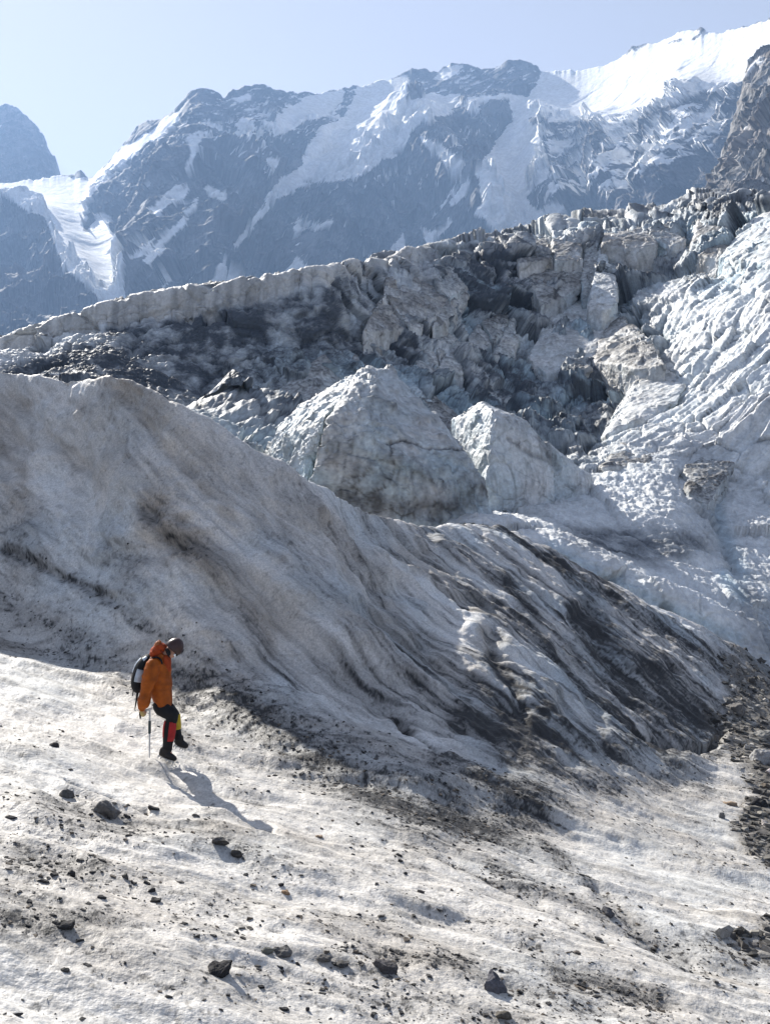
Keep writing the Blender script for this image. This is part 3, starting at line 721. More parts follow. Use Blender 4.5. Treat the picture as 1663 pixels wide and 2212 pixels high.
# ================================================================== ICE BLOCKS AND SERACS
def hull_mesh(pts):
    bm = bmesh.new()
    vs = [bm.verts.new(p) for p in pts]
    r = bmesh.ops.convex_hull(bm, input=vs)
    bmesh.ops.delete(bm, geom=[v for v in bm.verts if not v.link_faces], context='VERTS')
    bmesh.ops.triangulate(bm, faces=bm.faces[:])
    bmesh.ops.recalc_face_normals(bm, faces=bm.faces[:])
    bm.verts.index_update()
    co = np.array([v.co[:] for v in bm.verts]); fa = np.array([[v.index for v in f.verts] for f in bm.faces])
    bm.free()
    return co, fa

def split_long(co, fa, lim, cap=60000):
    """halve the longest edges until every edge is short"""
    while len(fa) < cap:
        E = np.concatenate([fa[:, [0, 1]], fa[:, [1, 2]], fa[:, [2, 0]]])
        L = np.linalg.norm(co[E[:, 0]] - co[E[:, 1]], axis=1).reshape(3, -1)
        k = L.argmax(0)
        if L.max() < lim: break
        # mark the edges that are long; every face is split by its own marked edges
        key = np.sort(E, 1); uk, inv = np.unique(key, axis=0, return_inverse=True); inv = inv.reshape(3, -1)
        ul = np.linalg.norm(co[uk[:, 0]] - co[uk[:, 1]], axis=1)
        mark = ul > lim
        # close the marking: a face with a marked edge also marks its longest edge
        for _ in range(20):
            anym = mark[inv].any(0)
            li = inv[k, np.arange(len(k))]
            new = anym & ~mark[li]
            if not new.any(): break
            mark[li[new]] = True
        mid = np.full(len(uk), -1); mid[mark] = len(co) + np.arange(mark.sum())
        co = np.concatenate([co, (co[uk[mark, 0]] + co[uk[mark, 1]]) / 2])
        m = mid[inv].T                                      # (nf,3): edges 01,12,20
        r = np.arange(len(fa)); 
        # rotate so the longest edge is edge 0
        idx = (k[:, None] + np.arange(3)) % 3
        f = np.take_along_axis(fa, idx, 1); m = np.take_along_axis(m, idx, 1)
        a, b, c = f.T; ab, bc, ca = m.T
        out = []
        n0 = ab < 0; out.append(f[n0])
        s = ab >= 0
        left = s & (ca < 0); out.append(np.stack([a, ab, c], 1)[left])
        l2 = s & (ca >= 0); out += [np.stack([a, ab, ca], 1)[l2], np.stack([ca, ab, c], 1)[l2]]
        right = s & (bc < 0); out.append(np.stack([ab, b, c], 1)[right])
        r2 = s & (bc >= 0); out += [np.stack([ab, b, bc], 1)[r2], np.stack([ab, bc, c], 1)[r2]]
        fa = np.concatenate(out)
    return co, fa

def vnormals(co, fa):
    n = np.zeros_like(co)
    fn = np.cross(co[fa[:, 1]] - co[fa[:, 0]], co[fa[:, 2]] - co[fa[:, 0]])
    for i in range(3): np.add.at(n, fa[:, i], fn)
    return n / (np.linalg.norm(n, axis=1, keepdims=True) + 1e-12)

def relax(co, fa, it, w=0.5):
    E = np.unique(np.sort(np.concatenate([fa[:, [0, 1]], fa[:, [1, 2]], fa[:, [2, 0]]]), 1), axis=0)
    for _ in range(it):
        s = np.zeros_like(co); c = np.zeros(len(co))
        np.add.at(s, E[:, 0], co[E[:, 1]]); np.add.at(s, E[:, 1], co[E[:, 0]])
        np.add.at(c, E[:, 0], 1); np.add.at(c, E[:, 1], 1)
        co = co * (1 - w) + w * s / c[:, None]
    return co

def ice_block(name, label, hulls, thick, cat='ice block', fine=2.6, round_=3, amp=1.0, dirt=0.25, tan=0.0, blue=0.4, flute=1.0, cracks_shade=(), sink=60, group=None, topdirt=0.5, seed=0, bulge=None):
    """hulls: lists of (px, py, depth) on the seen surface; the far side and the buried foot are added"""
    CO, FA, off = [], [], 0
    for h in hulls:
        if bulge is not None:                                   # a slab standing out of the icefall bank
            y0, y1 = min(q[1] for q in h), max(q[1] for q in h)
            d0 = bank_depth(h[0][0], 0.5 * (y0 + y1)); hm = (y1 - y0) * d0 / F
            h = [(q[0], q[1], bank_depth(q[0], q[1]) - 0.5 - bulge * hm * (q[1] - y0) / (y1 - y0)) for q in h]
        ym = np.mean([p[2] for p in h]); top = min(p[1] for p in h); bot = max(p[1] for p in h); cxm = np.mean([p[0] for p in h])
        pts = [at(*p) for p in h]
        for px, py, Y in h:
            q = at(px + (cxm - px) * 0.25, py + (bot - py) * 0.12, Y); pts.append(q + Vector((0, thick, 0)))
            if py > bot - 0.35 * (bot - top):
                pts.append(at(px, py, Y) - Vector((0, 0, sink * ym / F)))
                pts.append(q + Vector((0, thick, -sink * ym / F)))
        co, fa = hull_mesh(pts)
        co, fa = split_long(co, fa, fine * ym / F * 1.6)
        co = relax(co, fa, round_)
        CO.append(co); FA.append(fa + off); off += len(co)
    co, fa = np.concatenate(CO), np.concatenate(FA)
    ym = co[:, 1].mean(); u = ym / F                         # metres per working unit here
    n = vnormals(co, fa)
    x, y, z = [(co[:, i] + seed * 7.7).astype(np.float32) for i in range(3)]
    L = 40 * u
    w = fbm(x / (2 * L), y / (2 * L), z / (2 * L), 3)
    lump = fbm(x / L + w, y / L, z / L, 4)
    rdg = fbm(x / (0.9 * L) + w, y / (0.9 * L), z / (1.6 * L), 4, ridge=True) - 0.6
    steep = 1 - np.clip(n[:, 2], 0, 1)
    fl = fbm(x / (0.16 * L) + 2 * w, y / (0.2 * L), z / (1.6 * L) + w, 4, ridge=True) - 0.6
    fi = fbm(x / (0.12 * L), y / (0.12 * L), z / (0.12 * L), 4)
    fc, jt = facets(x / (1.0 * L) + .3 * w, y / (1.0 * L), z / (1.2 * L), seed=seed)
    fc2, jt2 = facets(x / (.36 * L) + .3 * w, y / (.36 * L), z / (.4 * L), seed=seed + 3)
    d = u * amp * (5 * lump + 4 * rdg + 4.5 * fl * flute * steep + 1.1 * fi + 11 * fc + 4 * fc2 - 2.5 * (1 - sstep(0, .08, jt)))
    qx, qy = project(co)
    ck = strokes(qx, qy, cracks_shade, 8 * w) if len(cracks_shade) else np.zeros(len(co))
    ck = ck * (n[:, 1] < 0.3)
    co = co + n * (d - u * 7 * np.clip(ck - .3, 0, 1))[:, None]
    n = vnormals(co, fa)
    v = fbm(x / (0.14 * L) + w * 2, y / (0.2 * L), z / (1.8 * L), 4) + 0.5 * fi
    dt = np.clip(dirt + 0.20 * v + 0.40 * lump * (0.3 + dirt) + topdirt * sstep(0.25, 0.8, n[:, 2]) * (0.7 + 0.5 * fi) + 0.75 * ck - 0.4 * np.minimum(rdg, 0) * 0.8 + 0.22 * (1 - sstep(0, .06, jt)) * steep + 0.12 * fc2 + 0.2 * fc + 0.10 * (RS.rand(len(co)) - .5), 0, 0.97)
    bl = np.clip(blue * (0.6 + 0.7 * fbm(x / (1.5 * L) + 5, y / (1.5 * L), z / (1.5 * L), 3)) * (0.4 + steep), 0, 1)
    c = mix((0.78, 0.78, 0.77), (0.50, 0.64, 0.71), bl)
    c = mix(c, (0.43, 0.37, 0.30), np.clip(tan * (0.6 + 0.8 * lump), 0, 1))
    c = c * (1 - dt[:, None] ** 0.9) + np.array((0.075, 0.073, 0.072)) * dt[:, None] ** 0.9
    me = raw_mesh(name, co, fa, M_FALL, True, {'col': c})
    o = link(name, me)
    # rest the origin at the block's foot
    base = Vector((co[:, 0].mean(), co[:, 1].mean(), co[:, 2].min()))
    co2 = co - np.array(base); me.vertices.foreach_set('co', co2.astype(np.float32).ravel()); me.update(); o.location = base
    return tag(o, label, cat, group)

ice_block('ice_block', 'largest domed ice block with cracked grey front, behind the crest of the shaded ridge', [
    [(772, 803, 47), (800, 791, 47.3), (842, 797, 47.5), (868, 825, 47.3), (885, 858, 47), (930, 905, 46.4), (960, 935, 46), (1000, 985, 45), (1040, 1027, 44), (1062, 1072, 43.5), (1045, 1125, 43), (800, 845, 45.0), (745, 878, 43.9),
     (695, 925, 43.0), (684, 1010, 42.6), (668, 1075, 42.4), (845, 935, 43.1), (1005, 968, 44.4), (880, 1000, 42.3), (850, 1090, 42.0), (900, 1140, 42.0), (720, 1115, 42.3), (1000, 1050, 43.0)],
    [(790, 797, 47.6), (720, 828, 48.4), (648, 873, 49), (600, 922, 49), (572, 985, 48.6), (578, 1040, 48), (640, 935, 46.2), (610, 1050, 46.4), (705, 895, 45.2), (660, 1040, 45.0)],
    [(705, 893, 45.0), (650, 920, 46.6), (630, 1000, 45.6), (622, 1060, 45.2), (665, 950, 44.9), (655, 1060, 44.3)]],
    5, fine=2.0, round_=5, dirt=0.14, blue=0.65, amp=0.75, topdirt=0.08, flute=0.45, seed=1,  # paler top and bluer front put light and shade into the colour
    cracks_shade=[([(838, 962), (870, 954), (930, 966), (1015, 974)], 3, 0.9), ([(842, 962), (852, 1005), (832, 1050), (765, 1085)], 2.5, 0.9), ([(690, 1064), (760, 1035), (840, 1012)], 3, 0.6), ([(955, 1110), (1000, 1092), (1060, 1075)], 3, 0.7),
            ([(720, 1075), (850, 1095), (950, 1100), (1060, 1065)], 34, .85), ([(730, 950), (800, 1010), (900, 1040), (1010, 1060)], 60, .42), ([(800, 880), (900, 930), (1000, 1000)], 40, .22)])  # wide strokes: dirt at the foot, shade painted over the front
ice_block('ice_block', 'wedge-shaped ice block with one bright sunlit face, right of the large dome', [
    [(975, 905, 56.5), (984, 985, 56), (998, 1012, 55), (1040, 869, 55), (1062, 884, 52), (1050, 1040, 50.5), (1075, 905, 51.6), (1135, 912, 53.5), (1192, 975, 53.5), (1196, 1042, 53), (1120, 1045, 51.4)],
    [(1062, 884, 54), (1130, 915, 55), (1195, 970, 55), (1275, 1028, 57), (1265, 1042, 56), (1150, 1040, 54)]],
    4, fine=2.0, round_=3, dirt=0.06, blue=0.35, amp=0.5, topdirt=0.05, flute=0.6, seed=2, cracks_shade=[([(1100, 950), (1150, 985), (1190, 1000)], 6, 0.6), ([(1170, 950), (1200, 1010)], 9, 0.7)])
T_ = [  # label, outlines (working units), thickness, options
    ('rounded grey ice hump with a pale cap, left of and behind the large dome', [[(700, 768), (737, 792), (745, 850), (690, 905), (640, 930), (655, 850), (668, 795)], [(668, 790), (700, 768), (660, 860), (600, 905), (575, 890), (612, 832)]], 5, dict(dirt=.2, blue=.5)),
    ('small curled ice hump touching the left shoulder of the large dome top', [[(765, 770), (800, 785), (815, 830), (735, 805), (730, 850), (800, 862)]], 4, dict(dirt=.3, blue=.4)),
    ('low broken ice hump just above the middle of the shaded ridge crest', [[(545, 850), (600, 835), (620, 900), (520, 880), (500, 920), (540, 955), (610, 960)]], 4, dict(dirt=.3, blue=.4)),
    ('small upright ice block in the gap at the ridge crest left of the dome', [[(548, 925), (568, 930), (575, 985), (540, 960), (545, 985)]], 2, dict(dirt=.12, blue=.5)),
    ('dark bumpy ice shoulder directly right of the large dome top', [[(872, 812), (900, 822), (960, 880), (1000, 905), (905, 900), (930, 960), (990, 970)]], 5, dict(dirt=.42, blue=.3)),
    ('pale leaning ice fin topped by a notch, left of the pair of fluted fins', [[(932, 710), (943, 706), (990, 731), (950, 765), (932, 742)], [(899, 757), (925, 735), (946, 760), (939, 806), (897, 814)]], 4, dict(dirt=.08, blue=.4)),
    ('pale fluted ice fin leaning left below the grey pointed facet', [[(939, 803), (976, 742), (1001, 739), (996, 806)]], 4, dict(dirt=.06, blue=.35, flute=1.6)),
    ('pointed grey ice facet standing left of the fluted white triangle', [[(1008, 728), (1034, 702), (1063, 739), (1045, 757), (1017, 750)]], 4, dict(dirt=.12, blue=.4)),
    ('curved ice slab with a dark concave side above the grey pointed facet', [[(1041, 695), (1096, 673), (1091, 717), (1067, 738)]], 4, dict(dirt=.25, blue=.4)),
    ('steep white ice tooth beside a dark hollow, mid icefall', [[(1067, 770), (1089, 724), (1107, 677), (1120, 739), (1098, 775)]], 4, dict(dirt=.06, blue=.45, flute=1.5)),
    ('wide fluted white ice triangle in the middle of the icefall', [[(1210, 656), (1260, 648), (1320, 671), (1300, 730), (1196, 701), (1151, 753), (1140, 772), (1181, 808), (1219, 797), (1279, 776)]], 6, dict(dirt=.03, blue=.35, flute=2.4, topdirt=.25, b=.55)),
    ('small curved white ice fin in front of the fluted triangle', [[(1230, 733), (1243, 735), (1276, 775), (1215, 778), (1222, 800), (1272, 798)]], 3, dict(dirt=.10, blue=.3, tan=.3, b=1.6)),
    ('tan triangular ice slab sloping down right from the icefall centre', [[(1320, 671), (1400, 727), (1435, 789), (1376, 797), (1279, 780), (1318, 694)]], 6, dict(dirt=.14, blue=.2, tan=.3, flute=.9, b=.8)),
    ('slender white ice pinnacle standing in front of the dark upper cliff', [[(1297, 530), (1310, 555), (1326, 592), (1332, 655), (1286, 600), (1270, 668), (1300, 675)]], 3, dict(dirt=.0, blue=.5, topdirt=.1, flute=1.6, b=.9)),
    ('pale blue pointed serac at the right edge below the dark crest', [[(1652, 441), (1690, 445), (1740, 520), (1610, 500), (1560, 554), (1640, 566), (1740, 570)]], 7, dict(dirt=.0, blue=.75, topdirt=.1, flute=.5, b=1.1)),
    ('rounded tan ice face at the crest left of the dark debris cap', [[(1301, 512), (1339, 480), (1399, 498), (1418, 527), (1376, 542), (1301, 530)]], 5, dict(dirt=.2, blue=.1, tan=.5, flute=.7, topdirt=.2)),
    ('bluish ice face between the rounded tan face and the tall tan tower', [[(1401, 493), (1436, 476), (1480, 517), (1451, 532), (1414, 517)]], 5, dict(dirt=.2, blue=.6)),
    ('tall tan ice tower under the dark debris crest', [[(1493, 549), (1508, 472), (1564, 483), (1577, 517), (1555, 558)]], 5, dict(dirt=.16, blue=.2, tan=.5, flute=1.2)),
    ('broad cracked grey ice cliff block, left one of two at the crest', [[(1114, 532), (1178, 510), (1192, 562), (1163, 570), (1120, 568)]], 5, dict(dirt=.18, blue=.2, tan=.4, flute=.6)),
    ('square cracked grey ice cliff block, right one of two at the crest', [[(1195, 517), (1238, 502), (1257, 532), (1256, 562), (1197, 564)]], 5, dict(dirt=.16, blue=.25, tan=.35, flute=.6)),
    ('wide lower ice cliff face split by one slanting black crack', [[(1136, 572), (1253, 564), (1262, 611), (1211, 647), (1166, 658), (1142, 611)]], 5, dict(dirt=.2, blue=.25, tan=.3, flute=.5, cracks_shade=[([(1238, 570), (1215, 610), (1195, 645)], 3, .9)])),
    ('narrow bluish ice column between the cliff blocks and the white pinnacle', [[(1266, 510), (1290, 513), (1292, 600), (1256, 600), (1262, 640), (1285, 640)]], 4, dict(dirt=.15, blue=.5, b=.5)),
    ('tan ice slab with a notched top, left of a deep blue crack', [[(836, 588), (852, 588), (858, 640), (826, 645)], [(826, 640), (881, 669), (886, 711), (784, 715), (797, 688)]], 5, dict(dirt=.14, blue=.15, tan=.5, flute=.5)),
    ('tall smooth tan ice slab just left of the deep blue crack', [[(837, 640), (904, 594), (906, 640), (919, 688), (912, 708), (884, 704)]], 5, dict(dirt=.12, blue=.2, tan=.45, flute=.5)),
    ('smooth tan ice slab slanting right of the deep blue crack', [[(911, 597), (968, 640), (950, 673), (925, 697), (913, 655)]], 5, dict(dirt=.1, blue=.2, tan=.4, flute=.4)),
    ('pale ice face with a blue hollow, highest above the tan slabs', [[(932, 575), (968, 560), (1003, 615), (972, 646), (946, 617)]], 5, dict(dirt=.16, blue=.55)),
    ('thin pale ice rib curving up right of the tan slabs', [[(1005, 615), (954, 655), (934, 704), (957, 702), (1012, 637)]], 3, dict(dirt=.08, blue=.3, tan=.3)),
    ('jagged white ice edge on the lower end of the big sunlit slope', [[(1390, 795), (1410, 788), (1480, 830), (1440, 800), (1345, 870), (1310, 940), (1400, 900), (1460, 870)]], 6, dict(dirt=.02, blue=.4, topdirt=.1, flute=1.6, b=.3)),
    ('dark hollow-sided ice wedge in the snow saddle near the right edge', [[(1478, 1012), (1520, 985), (1582, 1002), (1560, 1055), (1530, 1090), (1490, 1065)]], 4, dict(dirt=.3, blue=.3, b=.6)),
    ('low brown-capped snow hump at the foot of the sunlit slope', [[(1345, 958), (1375, 968), (1410, 982), (1320, 985), (1300, 1010), (1400, 1002)]], 5, dict(dirt=.2, blue=.1, b=.3)),
]
for i, (lab, hulls, th, kw) in enumerate(T_):
    kw = dict(kw); b_ = kw.pop('b', 0.85)
    ice_block('serac', lab, hulls, th, cat='serac', group='seracs and ice humps of the icefall', seed=5 + i * 3, bulge=b_, **dict(dict(amp=.5, round_=1), **kw))

# ================================================================== ROCKS
M_ROCK = terrain_mat('loose_rock', 0.85, 0.2, [(18, 0.02, 0.7), (70, 0.006, 0.6)], (30, 0.35))

def rock(px, py, w, h, tone, label, cat='rock', name='rock', lean=0.0, slab=0.0, Yabs=None, npt=14):
    """a broken stone: width and height in working units at its place"""
    if Yabs is None: p, nrm = near_height(px, py + h * 0.15)
    else: p = at(px, py + h * 0.4, Yabs)
    u = p.y / F
    pts = []
    for _ in range(npt):
        v = Vector((rnd.gauss(0, 1), rnd.gauss(0, 1), rnd.gauss(0, 1))).normalized()
        r = rnd.uniform(0.8, 1.12)
        v = Vector((v.x * r, v.y * r * 0.85, v.z * r))
        m = max(abs(v.x), abs(v.y), abs(v.z)); v = v * (0.72 + 0.28 / max(m, .6) * 0.8)
        pts.append(Vector((v.x * w * 0.52 * u, v.y * w * 0.45 * u, v.z * h * 0.56 * u)))
    co, fa = hull_mesh(pts)
    co, fa = split_long(co, fa, 2.4 * u, 6000)
    co = relax(co, fa, 2, 0.4)
    n = vnormals(co, fa)
    k = w * u
    sx, sy, sz = [(co[:, i] + px * .37).astype(np.float32) for i in range(3)]
    d = fbm(sx / (k * .3), sy / (k * .3), sz / (k * .3), 4) * 0.05 * k + (fbm(sx / (k * .09), sy / (k * .09), sz / (k * .05), 3)) * 0.012 * k
    co = co + n * d[:, None]
    c_, s_ = math.cos(lean), math.sin(lean)
    co[:, 0], co[:, 2] = co[:, 0] * c_ + co[:, 2] * s_, -co[:, 0] * s_ + co[:, 2] * c_
    v = fbm(sx / (k * .2), sy / (k * .2), sz / (k * .08), 4)
    c = np.array(tone)[None] * (1 + 0.35 * v[:, None])
    lift = h * 0.08 * u
    me = raw_mesh(name, co, fa, M_ROCK, True, {'col': np.clip(c, 0.01, 1)})
    o = link(name, me); o.location = p + Vector((0, 0, lift))
    return tag(o, label, cat, 'rocks lying on the ice')

DK, GR, PL, TN, PU = (.035, .034, .036), (.12, .115, .11), (.34, .335, .33), (.33, .25, .18), (.10, .098, .11)
for a_ in [
    (235, 1752, 62, 40, (.15, .14, .13), 'grey wedge-shaped rock half sunk in ice, below and left of the hiker', .45),
    (145, 1719, 34, 28, GR, 'small grey rock in a melt hollow, left of the grey wedge rock', .3),
    (120, 1612, 24, 15, DK, 'small dark stone on white ice, level with the boots of the hiker', .2),
    (472, 1826, 44, 30, (.09, .085, .08), 'long dark rock leaning over a black hollow, upper piece of the pair below the hiker', .7),
    (508, 1848, 30, 20, (.06, .056, .05), 'small dark rock at the lower end of the long leaning rock', .2),
    (132, 1997, 60, 32, DK, 'black jagged rock alone on clean white ice at lower left', -.15),
    (472, 2094, 74, 40, (.03, .029, .031), 'black block of rock with a flat top, largest in the bottom foreground', -.05),
    (606, 2056, 48, 30, GR, 'grey rock right of the flat-topped black block', .2),
    (574, 2058, 34, 18, (.14, .14, .12), 'flat greenish grey stone touching the grey rock', .1),
    (826, 2090, 66, 42, (.075, .07, .072), 'dark rounded rock at the edge of a gritty dirt patch, bottom centre', .15),
    (737, 2087, 40, 16, (.07, .066, .064), 'flat dark stone left of the rounded rock at bottom centre', .1),
    (695, 2070, 36, 16, GR, 'thin grey stone left of the flat dark stone', .15),
    (1054, 2124, 82, 50, PU, 'purplish grey angular rock, biggest right of bottom centre', .5),
    (1081, 2194, 44, 26, (.10, .09, .075), 'brown-grey rock at the bottom edge below the purplish rock', .3),
    (1309, 1970, 42, 24, (.08, .078, .085), 'dark grey pointed rock alone on the striped slope at right', .35),
    (926, 2086, 22, 16, GR, 'small square grey stone left of the purplish rock', 0),
    (42, 2190, 28, 16, DK, 'small black stone in the bottom left corner', -.1),
    (22, 1766, 30, 9, DK, 'flat black sliver at the left edge below the wedge rock', 0),
    (270, 1896, 20, 20, (.09, .085, .075), 'small upright brownish stone in the left foreground', .2),
    (153, 1889, 26, 18, DK, 'dark stone in the gritty patch of the left foreground', .1),
    (129, 1917, 16, 11, DK, 'tiny black stone under the gritty patch at left', 0),
    (214, 1938, 22, 11, DK, 'low dark stone at the edge of the left gritty patch', .2),
    (327, 1924, 24, 15, DK, 'slanting black stone on a snowy bump left of centre', -.6),
    (335, 1946, 30, 11, (.05, .048, .046), 'flat black stone just under the slanting one', .05),
    (332, 1746, 28, 13, DK, 'broken black stone cluster below the hiker shadow start', .3),
    (422, 1764, 18, 9, GR, 'small grey stone beside the hiker shadow', .1),
    (690, 1807, 20, 12, TN, 'tiny tan stone at the lit edge below the shadow', .2),
    (620, 1930, 24, 13, (.28, .19, .12), 'rusty tan stone in the middle foreground', .3),
    (607, 1912, 15, 9, DK, 'tiny black stone above the rusty tan one', 0),
    (414, 2008, 14, 8, DK, 'tiny black stone right of the lone jagged rock', 0),
    (608, 2098, 14, 12, (.06, .06, .06), 'tiny dark stone right of the flat-topped black block', 0),
    (140, 2098, 22, 14, (.07, .066, .06), 'dark stone in the low gritty patch at bottom left', 0),
    (616, 2180, 26, 12, DK, 'flat dark stone near the bottom edge centre', .1),
    (666, 2184, 14, 12, DK, 'tiny dark upright stone near the bottom edge centre', 0),
    (774, 1976, 16, 9, DK, 'small dark stone on clean ice right of centre', .2),
    (904, 1926, 22, 13, (.06, .055, .055), 'small dark stone on the streaked ice in mid foreground', .3),
    (871, 1889, 12, 8, DK, 'tiny dark stone above the streaked ice', 0),
    (1245, 2060, 26, 12, (.10, .085, .075), 'flat brownish stone at the top of the right dirt patch', .1),
    (1382, 2027, 18, 10, GR, 'small grey stone low on the striped right slope', .2),
    (1591, 2030, 18, 14, TN, 'small tan stone by the stream bed low at the right edge', .1),
]:
    rock(a_[0], a_[1], a_[2], a_[3], a_[4], a_[5], lean=a_[6])
for a_ in [
    (1645, 1640, 68, 52, PL, 'pale granite boulder, largest at the right edge of the gully', .1),
    (1592, 1538, 56, 46, (.17, .16, .15), 'round grey boulder below an overhanging ice lip in the gully', 0),
    (1640, 1586, 52, 22, (.24, .235, .22), 'flat pale slab in the gully above the granite boulder', .1),
    (1576, 1738, 36, 17, TN, 'tan flat stone at the left rim of the gully', .1),
    (1560, 1764, 17, 24, (.13, .13, .135), 'upright grey block stuck in ice at the left rim of the gully', 0),
    (1649, 1779, 22, 19, (.5, .46, .43), 'white rounded cobble low in the gully', 0),
    (1645, 1758, 27, 19, (.3, .28, .24), 'beige angular stone just above the white cobble', .2),
    (1662, 1672, 26, 16, (.42, .38, .37), 'pinkish stone under the granite boulder', 0),
    (1640, 1735, 40, 24, DK, 'black rock between the tan slab and the white cobble', .2),
    (1612, 1765, 22, 14, (.09, .09, .085), 'dark stone left of the white cobble', .2),
    (1610, 1312, 22, 18, DK, 'black stone in the white stream bed beside the ice edge', 0),
    (1646, 1328, 22, 18, DK, 'black square stone at the right end of the stream bed', .3),
    (1588, 1258, 18, 14, GR, 'grey stone at the head of the white stream', .2),
    (1594, 1284, 36, 18, (.04, .04, .045), 'dark rock ledge in the middle of the white stream', .1),
    (1622, 1470, 24, 13, (.09, .085, .08), 'dark stone on the gravel above the flat slab', .1),
    (1575, 1490, 14, 8, (.42, .41, .4), 'tiny white stone on the gravel below the ice lip', 0),
    (1632, 1528, 18, 10, (.36, .35, .33), 'small white stone on the gravel beside the grey boulder', 0),
    (1605, 1578, 22, 11, (.05, .05, .05), 'black stone under the round grey boulder', .1),
    (1655, 1700, 30, 16, (.12, .10, .08), 'brown stone below the granite boulder', .2),
]:
    rock(a_[0], a_[1], a_[2], a_[3], a_[4], a_[5], cat='boulder' if a_[2] > 45 else 'rock', name='boulder' if a_[2] > 45 else 'rock', lean=a_[6])
rock(732, 712, 46, 34, (.36, .26, .18), 'orange-tan boulder alone on the dark debris slope of the icefall', cat='boulder', name='boulder', lean=.5, Yabs=112)

# small stones nobody could count
def gravel(name, n, wt, smin, smax, power, tones, flat=0.5):
    p = wt.ravel() / wt.sum()
    idx = RS.choice(p.size, n, p=p)
    c = PA2.reshape(-1, 3)[idx]; nn = NA.reshape(-1, 3)[idx]
    s = smin * (smax / smin) ** (RS.rand(n) ** power)
    c = c + RS.randn(n, 3) * 0.012 * np.array([1, 1, 0])
    base = np.array([[.8, -.7, -.8], [.9, .7, -.8], [-.8, .8, -.8], [-.7, -.8, -.8], [.6, -.6, .7], [.7, .5, .8], [-.6, .6, .6], [-.5, -.7, .8]], float)
    nv = len(base)
    V = base[None] * (0.6 + 0.8 * RS.rand(n, nv, 1)) + RS.randn(n, nv, 3) * 0.2
    V[:, :, 2] *= flat * (0.5 + RS.rand(n, 1)); V[:, :, 0] *= (0.9 + RS.rand(n, 1))
    th = RS.rand(n) * 6.283
    cs, sn = np.cos(th)[:, None], np.sin(th)[:, None]
    X = V[:, :, 0] * cs - V[:, :, 1] * sn; Yv = V[:, :, 0] * sn + V[:, :, 1] * cs
    t1 = np.cross(nn, np.array([0, 1.0, 0])); t1 /= np.linalg.norm(t1, axis=1, keepdims=True); t2 = np.cross(nn, t1)
    P = c[:, None] + s[:, None, None] * (X[..., None] * t1[:, None] + Yv[..., None] * t2[:, None] + (V[:, :, 2] + 0.12)[..., None] * nn[:, None])
    f = np.array([[0, 2, 1], [0, 3, 2], [4, 5, 6], [4, 6, 7], [0, 1, 5], [0, 5, 4], [1, 2, 6], [1, 6, 5], [2, 3, 7], [2, 7, 6], [3, 0, 4], [3, 4, 7]])
    fa = (np.arange(n)[:, None, None] * nv + f[None]).reshape(-1, 3)
    tn = np.array(tones)[RS.randint(0, len(tones), n)] * (0.6 + 0.8 * RS.rand(n, 1))
    me = raw_mesh(name, P.reshape(-1, 3), fa, M_ROCK, False, {'col': np.repeat(tn, nv, 0)})
    return tag(link(name, me), 'small dark stones and grit strewn over the near ice', 'gravel', kind='stuff')
inview = (ppx > -120) & (ppx < 1830) & (ppy < 2260)
dens = np.clip(hand * 1.2 + 0.25 * sstep(0, .8, g0 + .5 * st2) + 0.07, 0, 1.4) ** 1.4
wt = inview * (1 - wallw * 0.985) * dens * (1 - gl) * sstep(6, 9, YA) 
gravel('grit', 11000, wt, 0.005, 0.028, 3.6, [(.05, .048, .047), (.09, .085, .08), (.035, .035, .037), (.13, .11, .09)], 0.45)
gravel('gravel', 11000, inview * np.clip(gl - 0.25, 0, 1), 0.012, 0.11, 3.2, [(.14, .13, .12), (.20, .19, .17), (.09, .085, .08), (.38, .36, .33), (.07, .068, .065)], 0.6)

# ================================================================== THE HIKER
def plain(name, col, rough=0.8, spec=0.2, bump=None, metal=0.0, var=0.25, sc=14):
    m, nt, b = mat_base(name, rough, spec)
    b.inputs['Metallic'].default_value = metal
    N, L = nt.nodes, nt.links
    tc = N.new('ShaderNodeTexCoord')
    nz = N.new('ShaderNodeTexNoise'); nz.inputs['Scale'].default_value = sc; nz.inputs['Detail'].default_value = 5
    L.new(tc.outputs['Object'], nz.inputs['Vector'])
    cr = N.new('ShaderNodeValToRGB')
    cr.color_ramp.elements[0].position = 0.3; cr.color_ramp.elements[1].position = 0.7
    cr.color_ramp.elements[0].color = tuple(c * (1 - var) for c in col) + (1,)
    cr.color_ramp.elements[1].color = tuple(min(1, c * (1 + var * .6)) for c in col) + (1,)
    L.new(nz.outputs['Fac'], cr.inputs['Fac']); L.new(cr.outputs['Color'], b.inputs['Base Color'])
    if bump:
        bp = N.new('ShaderNodeBump'); bp.inputs['Strength'].default_value = 0.6; bp.inputs['Distance'].default_value = bump
        n2 = N.new('ShaderNodeTexNoise'); n2.inputs['Scale'].default_value = 30; n2.inputs['Detail'].default_value = 3
        L.new(tc.outputs['Object'], n2.inputs['Vector']); L.new(n2.outputs['Fac'], bp.inputs['Height']); L.new(bp.outputs['Normal'], b.inputs['Normal'])
    return m
M_ORANGE = plain('orange_shell', (.35, .082, .006), .7, .25, .008, var=.45, sc=7)  # mottled tone stands in for the shading of creases
M_RUST = plain('rust_lining', (.34, .055, .015), .8, .15, .01)
M_BLACK = plain('black_fabric', (.012, .012, .014), .8, .25, .004)
M_RED = plain('red_fabric', (.36, .016, .016), .65, .3, .003)
M_YEL = plain('yellow_fabric', (.52, .37, .02), .65, .3, .003)
M_GREY = plain('pale_grey_fabric', (.42, .48, .55), .5, .4, .003)
M_BOOT = plain('boot_leather', (.018, .016, .016), .6, .3, .003)
M_STEEL = plain('steel', (.50, .51, .52), .4, .6, None, .3)
